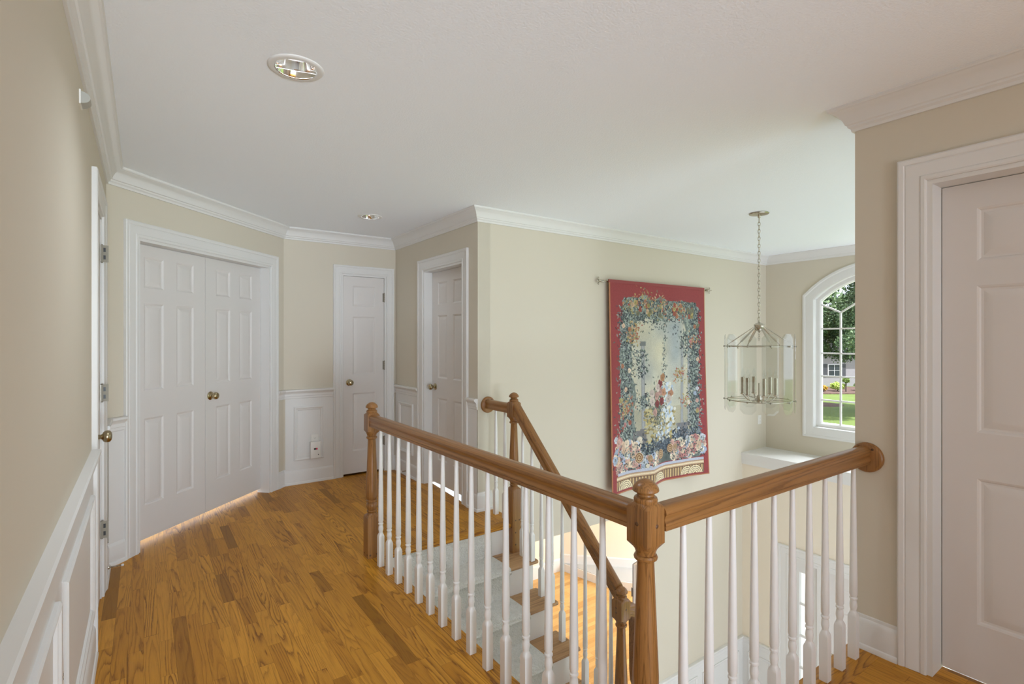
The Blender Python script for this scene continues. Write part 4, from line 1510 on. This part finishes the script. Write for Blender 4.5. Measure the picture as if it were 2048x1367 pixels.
gx, gz = TW, TH_
vs_, cols_ = [], []
offs = [[tap_off(i/(gx-1), j/(gz-1)) for i in range(gx)] for j in (0, gz-1)]
for j in range(gz):
    v = j/(gz-1)
    for i in range(gx):
        u = i/(gx-1)
        sag = 0.010*math.sin(PI*u)*(1-v)*0
        o = tap_off(u, v)
        x = TX0+(TX1-TX0)*u + 0.012*math.sin(v*3.0)*(0.5-u)
        vs_.append((x, YE-o, TZ1+(TZ0-TZ1)*v))
fs_ = []
for j in range(gz-1):
    for i in range(gx-1):
        a = j*gx+i
        fs_.append((a, a+gx, a+gx+1, a+1))
tap = empty('tapestry', (TX0, YE-0.04, TZ1))
tag(tap, 'large red-bordered woven tapestry of roses, columns and garden, hanging on the foyer wall', 'tapestry')
me = bpy.data.meshes.new('woven_cloth')
me.from_pydata(vs_, [], fs_)
ca = me.color_attributes.new('weave', 'FLOAT_COLOR', 'POINT')
flat = np.ones((gz, gx, 4), dtype=np.float32)
flat[..., :3] = np.clip(img, 0, 1)
ca.data.foreach_set('color', flat.reshape(-1))
me.polygons.foreach_set('use_smooth', [True]*len(me.polygons))
k = NT('woven_tapestry')
at = k.node('ShaderNodeVertexColor', layer_name='weave')
s = k.sep(k.pos())
k.put(k.b.inputs['Base Color'], at.outputs[0])
k.b.inputs['Roughness'].default_value = 0.8
k.b.inputs['Sheen Weight'].default_value = 0.15
k.bump(k.noise(k.pos(), 500, 2), 0.3, 0.002)
me.materials.append(k.m)
to = bpy.data.objects.new('woven_cloth', me)
C.objects.link(to)
sm = to.modifiers.new('thickness', 'SOLIDIFY'); sm.thickness = 0.004; sm.offset = 1
rel(to, tap)
mb = MB()
mb.box(TX0+0.005, TX1-0.005, YE-0.046, YE-0.030, TZ1-0.030, TZ1-0.001)
rel(mb.build('rod_sleeve', plain('tapestry_hem_cloth', (0.30, 0.07, 0.07), 0.9, bump=(300, 0.2, 0.002)), smooth=0), tap)
tr_ = empty('tapestry_rod', (TX0, YE-0.025, TZ1-0.018))
tag(tr_, 'thin nickel hanging rod with fleur finials behind the tapestry top', 'rod')
ZRD = TZ1-0.022
mb = MB(); mb.lathe([(0.007, TX0-0.06), (0.007, TX1+0.06)], 14, (0, YE-0.022, ZRD), (1, 0, 0))
rel(mb.build('rod', 'nickel', smooth=40), tr_)
for sx, x0 in ((-1, TX0-0.05), (1, TX1+0.05)):
    mb = MB()
    y0 = YE-0.026
    mb.lathe([(0.0001, 0), (0.011, 0.0), (0.012, 0.012), (0.007, 0.018), (0.006, 0.030), (0.013, 0.036), (0.013, 0.042), (0.006, 0.048), (0.011, 0.062), (0.010, 0.078), (0.0001, 0.100)], 14, (x0, y0, ZRD), (sx, 0, 0), cap=False)
    for dy, dz in ((0, 1), (0, -1), (-1, 0)):
        pts = [(x0+sx*0.050, y0, ZRD), (x0+sx*0.066, y0+dy*0.012, ZRD+dz*0.016), (x0+sx*0.078, y0+dy*0.022, ZRD+dz*0.028), (x0+sx*0.070, y0+dy*0.028, ZRD+dz*0.034), (x0+sx*0.062, y0+dy*0.024, ZRD+dz*0.030)]
        mb.tube(pts, [0.004, 0.0055, 0.005, 0.004, 0.002], 8)
    rel(mb.build('finial', 'nickel', smooth=50), tr_)
    mb = MB()
    xb = x0+sx*0.005
    mb.box(xb-0.004, xb+0.004, YE-0.024, YE-0.001, ZRD-0.010, ZRD+0.008)
    rel(mb.build('bracket', 'nickel', smooth=0), tr_)


# ------------------------------------------------------------------ small wall fittings
def outlet(W, s, z, label, d=0.0, sw=False):
    o = empty('light_switch' if sw else 'electrical_outlet', W.at(s, d, z), W.rot)
    tag(o, label, 'light switch' if sw else 'outlet')
    mb = MB()
    R = []
    for ins, h in ((0, 0), (0, 0.004), (0.003, 0.0065), (0.006, 0.007)):
        R.append([(-0.035+ins, h, -0.0575+ins), (0.035-ins, h, -0.0575+ins), (0.035-ins, h, 0.0575-ins), (-0.035+ins, h, 0.0575-ins)])
    mb.rings(R)
    mb.build('cover_plate', 'plastic', o, smooth=20)
    if sw:
        mb = MB(); mb.box(-0.005, 0.005, 0.006, 0.010, -0.012, 0.012)
        mb.add([(-0.004, 0.010, -0.002), (0.004, 0.010, -0.002), (0.004, 0.018, 0.008), (-0.004, 0.018, 0.008), (-0.004, 0.010, 0.010), (0.004, 0.010, 0.010)], [(0, 1, 2, 3), (3, 2, 5, 4), (0, 3, 4), (1, 5, 2)])
        mb.build('toggle', 'plastic', o, smooth=0)
    else:
        for zz in (0.0195, -0.0195):
            mb = MB()
            mb.sq_turn([(0.0, 0.0145, 0.35), (0.0085, 0.0145, 0.35), (0.009, 0.0140, 0.35)], 24)
            mb.v = [(x, zz2, y+zz) for x, y, zz2 in mb.v]
            rc = mb.build('socket', 'plastic', o, smooth=30)
            mb = MB()
            mb.box(-0.0070, -0.0055, 0.0088, 0.0096, zz-0.002, zz+0.0055); mb.box(0.0055, 0.0070, 0.0088, 0.0096, zz-0.001, zz+0.0045)
            mb.lathe([(0.0001, 0), (0.0022, 0), (0.0022, 0.001), (0.0001, 0.001)], 10, (0, 0.0088, zz-0.007), (0, 1, 0), cap=False)
            mb.build('slots', 'black', rc, smooth=0)
    return o


outlet(WC, XD-1.360, 0.405, 'white duplex outlet in the panelled wall above the plug-in alarm', 0.006)
outlet(WE, XF-6.385, 0.365, 'white duplex outlet high on the foyer wall beside the window corner')
outlet(WA, BY-1.775, 0.495, 'white duplex outlet on the near wainscot between two panel frames', 0.0065)
outlet(WA, BY-3.80, 1.165, 'white light switch between the linen door and the double closet doors', 0.0, True)

# plug-in gas alarm
al = empty('plug_in_alarm', WC.at(XD-1.358, 0.020, 0.315), WC.rot)
tag(al, 'white plug-in gas alarm with red digital display, low on the panelled wall', 'alarm')
mb = MB()
R = []
for ins, h in ((0.002, 0), (0, 0.004), (0, 0.030), (0.004, 0.036), (0.008, 0.037)):
    R.append([(-0.048+ins, h, -0.080+ins), (0.048-ins, h, -0.080+ins), (0.048-ins, h, 0.080-ins), (-0.048+ins, h, 0.080-ins)])
mb.rings(R)
mb.box(-0.02, 0.02, -0.012, 0.001, -0.02, 0.02)
mb.build('housing', 'plastic', al, smooth=20)
mb = MB(); mb.box(-0.002, 0.018, 0.0365, 0.0385, 0.004, 0.020); mb.build('display', 'black', al, smooth=0)
mb = MB(); mb.box(-0.016, -0.0022, 0.0365, 0.0387, 0.004, 0.020); mb.build('lit_digits', 'red', al, smooth=0)
mb = MB(); mb.lathe([(0.0001, 0), (0.005, 0), (0.004, 0.002), (0.0001, 0.002)], 14, (-0.024, 0.0368, -0.045), (0, 1, 0), cap=False); mb.build('test_button', 'black', al, smooth=40)

# sensor high on wall A: half-round housing
se = empty('wall_sensor', WA.at(BY-2.41, 0.0, 2.244), WA.rot)
tag(se, 'small half-round grey motion sensor high on the cream wall under the crown', 'sensor')
mb = MB()
R = []
for s_ in (-0.030, 0.030):
    R.append([(s_, 0.004+0.027*math.sin(PI*i/12), 0.021*math.cos(PI*i/12)) for i in range(13)])
mb.rings(R)
mb.build('lens_cover', 'sensor', se, smooth=40)
mb = MB(); mb.box(-0.036, 0.036, 0.0, 0.005, -0.025, 0.025); mb.build('back_plate', 'plastic', se, smooth=0)


def doorstop(W, s, z, label, d=0.024):
    o = empty('door_stop', W.at(s, d, z), W.rot)
    tag(o, label, 'door stop')
    mb = MB()
    pts = []
    for i in range(120):
        t = i/119
        pts.append((0.0045*math.cos(t*2*PI*12), 0.008+0.055*t, 0.0045*math.sin(t*2*PI*12)))
    mb.tube(pts, 0.0013, 5)
    mb.build('spring', 'nickel', o, smooth=60)
    mb = MB(); mb.lathe([(0.0001, 0), (0.010, 0), (0.009, 0.006), (0.004, 0.009), (0.0001, 0.009)], 16, (0, 0, 0), (0, 1, 0), cap=False)
    mb.build('base', 'nickel', o, smooth=40)
    mb = MB(); mb.lathe([(0.0001, 0), (0.0065, 0.0), (0.0068, 0.010), (0.004, 0.013), (0.0001, 0.013)], 16, (0, 0.062, 0), (0, 1, 0), cap=False)
    mb.build('rubber_tip', 'rubber', o, smooth=40)


doorstop(WA, BY-3.84, 0.055, 'spring door stop on the baseboard beside the double closet doors', 0.016)
doorstop(WD, 4.915-YE, 0.055, 'spring door stop on the baseboard behind the front baluster row', 0.016)

# ------------------------------------------------------------------ outdoors
GZ = -3.45
mb = MB()
mb.poly([(XL+0.6, -40), (140, -40), (140, 90), (XL+0.6, 90)], GZ-0.2, GZ)
struct(mb.build('ground_lawn', 'lawn', smooth=0))


def blob(name, cx, cy, cz, rx, ry, rz, n, leaf, mat, seed, parent=None, hollow=0.5):
    rng = np.random.default_rng(seed)
    d = rng.normal(size=(n, 3)); d /= np.linalg.norm(d, axis=1)[:, None]
    lump = 0.80+0.25*np.sin(d[:, 0]*5+seed)*np.sin(d[:, 1]*6)*np.cos(d[:, 2]*4)
    r = (hollow+(1-hollow)*rng.random(n)**0.5)*lump
    c = d*r[:, None]*np.array([rx, ry, rz])+np.array([cx, cy, cz])
    a = rng.normal(size=(n, 3)); a /= np.linalg.norm(a, axis=1)[:, None]
    b = np.cross(a, rng.normal(size=(n, 3))); b /= np.linalg.norm(b, axis=1)[:, None]
    s = leaf*(0.6+0.8*rng.random(n))[:, None]
    vs = np.stack([c-a*s, c+b*s*0.55, c+a*s, c-b*s*0.55], axis=1).reshape(-1, 3)
    me = bpy.data.meshes.new(name)
    me.from_pydata(vs.tolist(), [], [(4*i, 4*i+1, 4*i+2, 4*i+3) for i in range(n)])
    me.materials.append(M[mat])
    o = bpy.data.objects.new(name, me); C.objects.link(o)
    if parent: rel(o, parent)
    return o


def multi_blob(name, blobs, leaf, mat, parent):
    allv, allf = [], []
    for i, (cx, cy, cz, rx, ry, rz, n, sd_) in enumerate(blobs):
        o = blob('tmp', cx, cy, cz, rx, ry, rz, n, leaf, mat, sd_)
        base = len(allv)
        allv += [tuple(v.co) for v in o.data.vertices]
        allf += [tuple(base+k_ for k_ in p.vertices) for p in o.data.polygons]
        bpy.data.objects.remove(o)
    me = bpy.data.meshes.new(name); me.from_pydata(allv, [], allf); me.materials.append(M[mat])
    o = bpy.data.objects.new(name, me); C.objects.link(o)
    rel(o, parent)
    return o


def dirpt(px, d):
    """point on the ground at depth d seen through image column px (layout of the yard)"""
    s, c = math.sin(TH), math.cos(TH)
    r = d*(px-1024)/1041.2
    return (d*s+r*c, d*c-r*s)


# shade tree in front of the house
def tree(x, y, h, label, blobs, leaf=0.22):
    t = empty('maple_tree', (x, y, GZ))
    tag(t, label, 'tree', 'maple trees in the front yard')
    mb = MB()
    mb.tube([(x, y, GZ-0.1), (x+0.05, y, GZ+h*0.25), (x-0.1, y+0.1, GZ+h*0.5), (x, y, GZ+h*0.8)], [0.28, 0.22, 0.16, 0.06], 12)
    for k_ in range(6):
        a = k_*1.1
        mb.tube([(x, y, GZ+h*(0.3+0.06*k_)), (x+1.2*math.cos(a), y+1.2*math.sin(a), GZ+h*(0.42+0.06*k_)), (x+2.2*math.cos(a), y+2.2*math.sin(a), GZ+h*(0.48+0.07*k_))], [0.10, 0.07, 0.03], 8)
    rel(mb.build('trunk', 'bark', smooth=60), t)
    multi_blob('foliage', blobs, leaf, 'leaf', t)


x, y = dirpt(1738, 34)
bl = []
rb = random.Random(4)
for i in range(32):
    a = rb.uniform(0, 2*PI); r = rb.uniform(0, 4.6)
    bl.append((x+r*math.cos(a), y+r*math.sin(a), GZ+rb.uniform(4.0, 10.5), 1.9, 1.9, 1.25, 3800, i+5))
tree(x, y, 10.5, 'leafy maple seen through the arched window, its crown over the lawn', bl, 0.075)
x, y = dirpt(1420, 44)
bl = []
for i in range(20):
    a = rb.uniform(0, 2*PI); r = rb.uniform(0, 3.2)
    bl.append((x+r*math.cos(a), y+r*math.sin(a), GZ+rb.uniform(4.4, 11), 1.8, 1.8, 1.3, 2000, i+50))
tree(x, y, 11, 'second maple with a dark mulch ring, left behind the window frame', bl, 0.09)
mb = MB(); x, y = dirpt(1641, 38.5)
mb.lathe([(0.0001, 0.06), (1.0, 0.05), (1.5, 0.0), (1.5, -0.05)], 24, (x, y, GZ), cap=False)
tag(mb.build('mulch_ring', 'mulch', smooth=60), 'dark round mulch ring in the lawn seen through the window', 'mulch bed')
# distant tree row behind the house
bk = empty('tree_row', (0, 0, GZ))
tag(bk, 'dense row of tall trees rising behind the white house', 'trees', kind='stuff')
bl = []
for i in range(24):
    x, y = dirpt(1480+30*i, 104+rb.uniform(-3, 3))
    bl.append((x, y, GZ+rb.uniform(5, 13), 6.5, 6.5, 6.0, 900, i+90))
multi_blob('foliage', bl, 0.6, 'leaf', bk)
# planting bed and shrubs
x0_, y0_ = dirpt(1540, 45.5); x1_, y1_ = dirpt(2150, 45.5)
x2_, y2_ = dirpt(2150, 52); x3_, y3_ = dirpt(1540, 52)
mb = MB(); mb.poly([(x0_, y0_), (x1_, y1_), (x2_, y2_), (x3_, y3_)], GZ-0.02, GZ+0.06)
tag(mb.build('planting_bed', 'mulch', smooth=0), 'brown mulch planting bed along the front of the white house', 'planting bed')
for px, d, rx, rz, mat, lab in ((1675, 47.5, 0.72, 0.42, 'leaf_light', 'round lime green shrub in the mulch bed'),
                                (1647, 47, 0.36, 0.27, 'leaf_red', 'low yellow and orange flowering clump beside the lime shrub'),
                                (1722, 48, 0.6, 0.45, 'leaf_mid', 'green shrub in the bed beyond the small clipped tree')):
    x, y = dirpt(px, d)
    sb = empty('shrub', (x, y, GZ+0.061))
    tag(sb, lab, 'shrub', 'shrubs in the mulch bed')
    multi_blob('foliage', [(x, y, GZ+0.12+rz, rx, rx, rz*0.9, 1500, int(px))], 0.08, mat, sb)
    mb = MB(); mb.tube([(x, y, GZ+0.061), (x, y, GZ+rz)], 0.05, 8); rel(mb.build('stem', 'bark', smooth=60), sb)
x, y = dirpt(1692, 47)
tp = empty('clipped_tree', (x, y, GZ+0.061))
tag(tp, 'small standard tree with a round leafy head on a thin trunk in the mulch bed', 'tree')
multi_blob('foliage', [(x, y, GZ+1.12, 0.36, 0.36, 0.30, 800, 3)], 0.07, 'leaf_mid', tp)
mb = MB(); mb.tube([(x, y, GZ+0.061), (x, y, GZ+0.95)], 0.06, 8); rel(mb.build('trunk', 'bark', smooth=60), tp)

# white house across the street
hx, hy = dirpt(1560, 53)
gx_, gy_ = dirpt(1800, 53)
ang = math.atan2(gy_-hy, gx_-hx)
Lh = math.hypot(gx_-hx, gy_-hy)
hs = empty('house', (hx, hy, GZ), ang)
tag(hs, 'white clapboard house with dark shutters behind the trees across the lawn', 'house')
mb = MB(); mb.box(-3, Lh+14, 0, 8, 0, 3.5); mb.build('siding', 'siding', hs, smooth=0)
mb = MB()
mb.add([(-3.5, -0.6, 3.4), (Lh+14.5, -0.6, 3.4), (Lh+14.5, 8.6, 3.4), (-3.5, 8.6, 3.4), (-3.5, 4, 5.2), (Lh+14.5, 4, 5.2)], [(0, 1, 5, 4), (2, 3, 4, 5), (0, 4, 3), (1, 2, 5), (0, 3, 2, 1)])
mb.build('roof', 'roof', hs, smooth=0)
for cxx in (Lh*((px_-1560)/240) for px_ in (1592, 1668, 1736, 1815, 1905)):
    mb = MB()
    mb.box(cxx-0.65, cxx+0.65, -0.06, 0.02, 1.0, 2.25)
    fr_ = mb.build('window_frame', 'trim', hs, smooth=0)
    mb = MB()
    for a, b in ((-0.57, -0.03), (0.03, 0.57)):
        for c_, d_ in ((1.07, 1.60), (1.66, 2.18)):
            mb.box(cxx+a, cxx+b, -0.08, -0.055, c_, d_)
    mb.build('pane', 'dark_glass', fr_, smooth=0)
    for sg in (-1, 1):
        mb = MB(); mb.box(cxx+sg*0.95-0.22, cxx+sg*0.95+0.22, -0.05, 0.01, 0.97, 2.28)
        mb.build('shutter', 'shutter', hs, smooth=0)
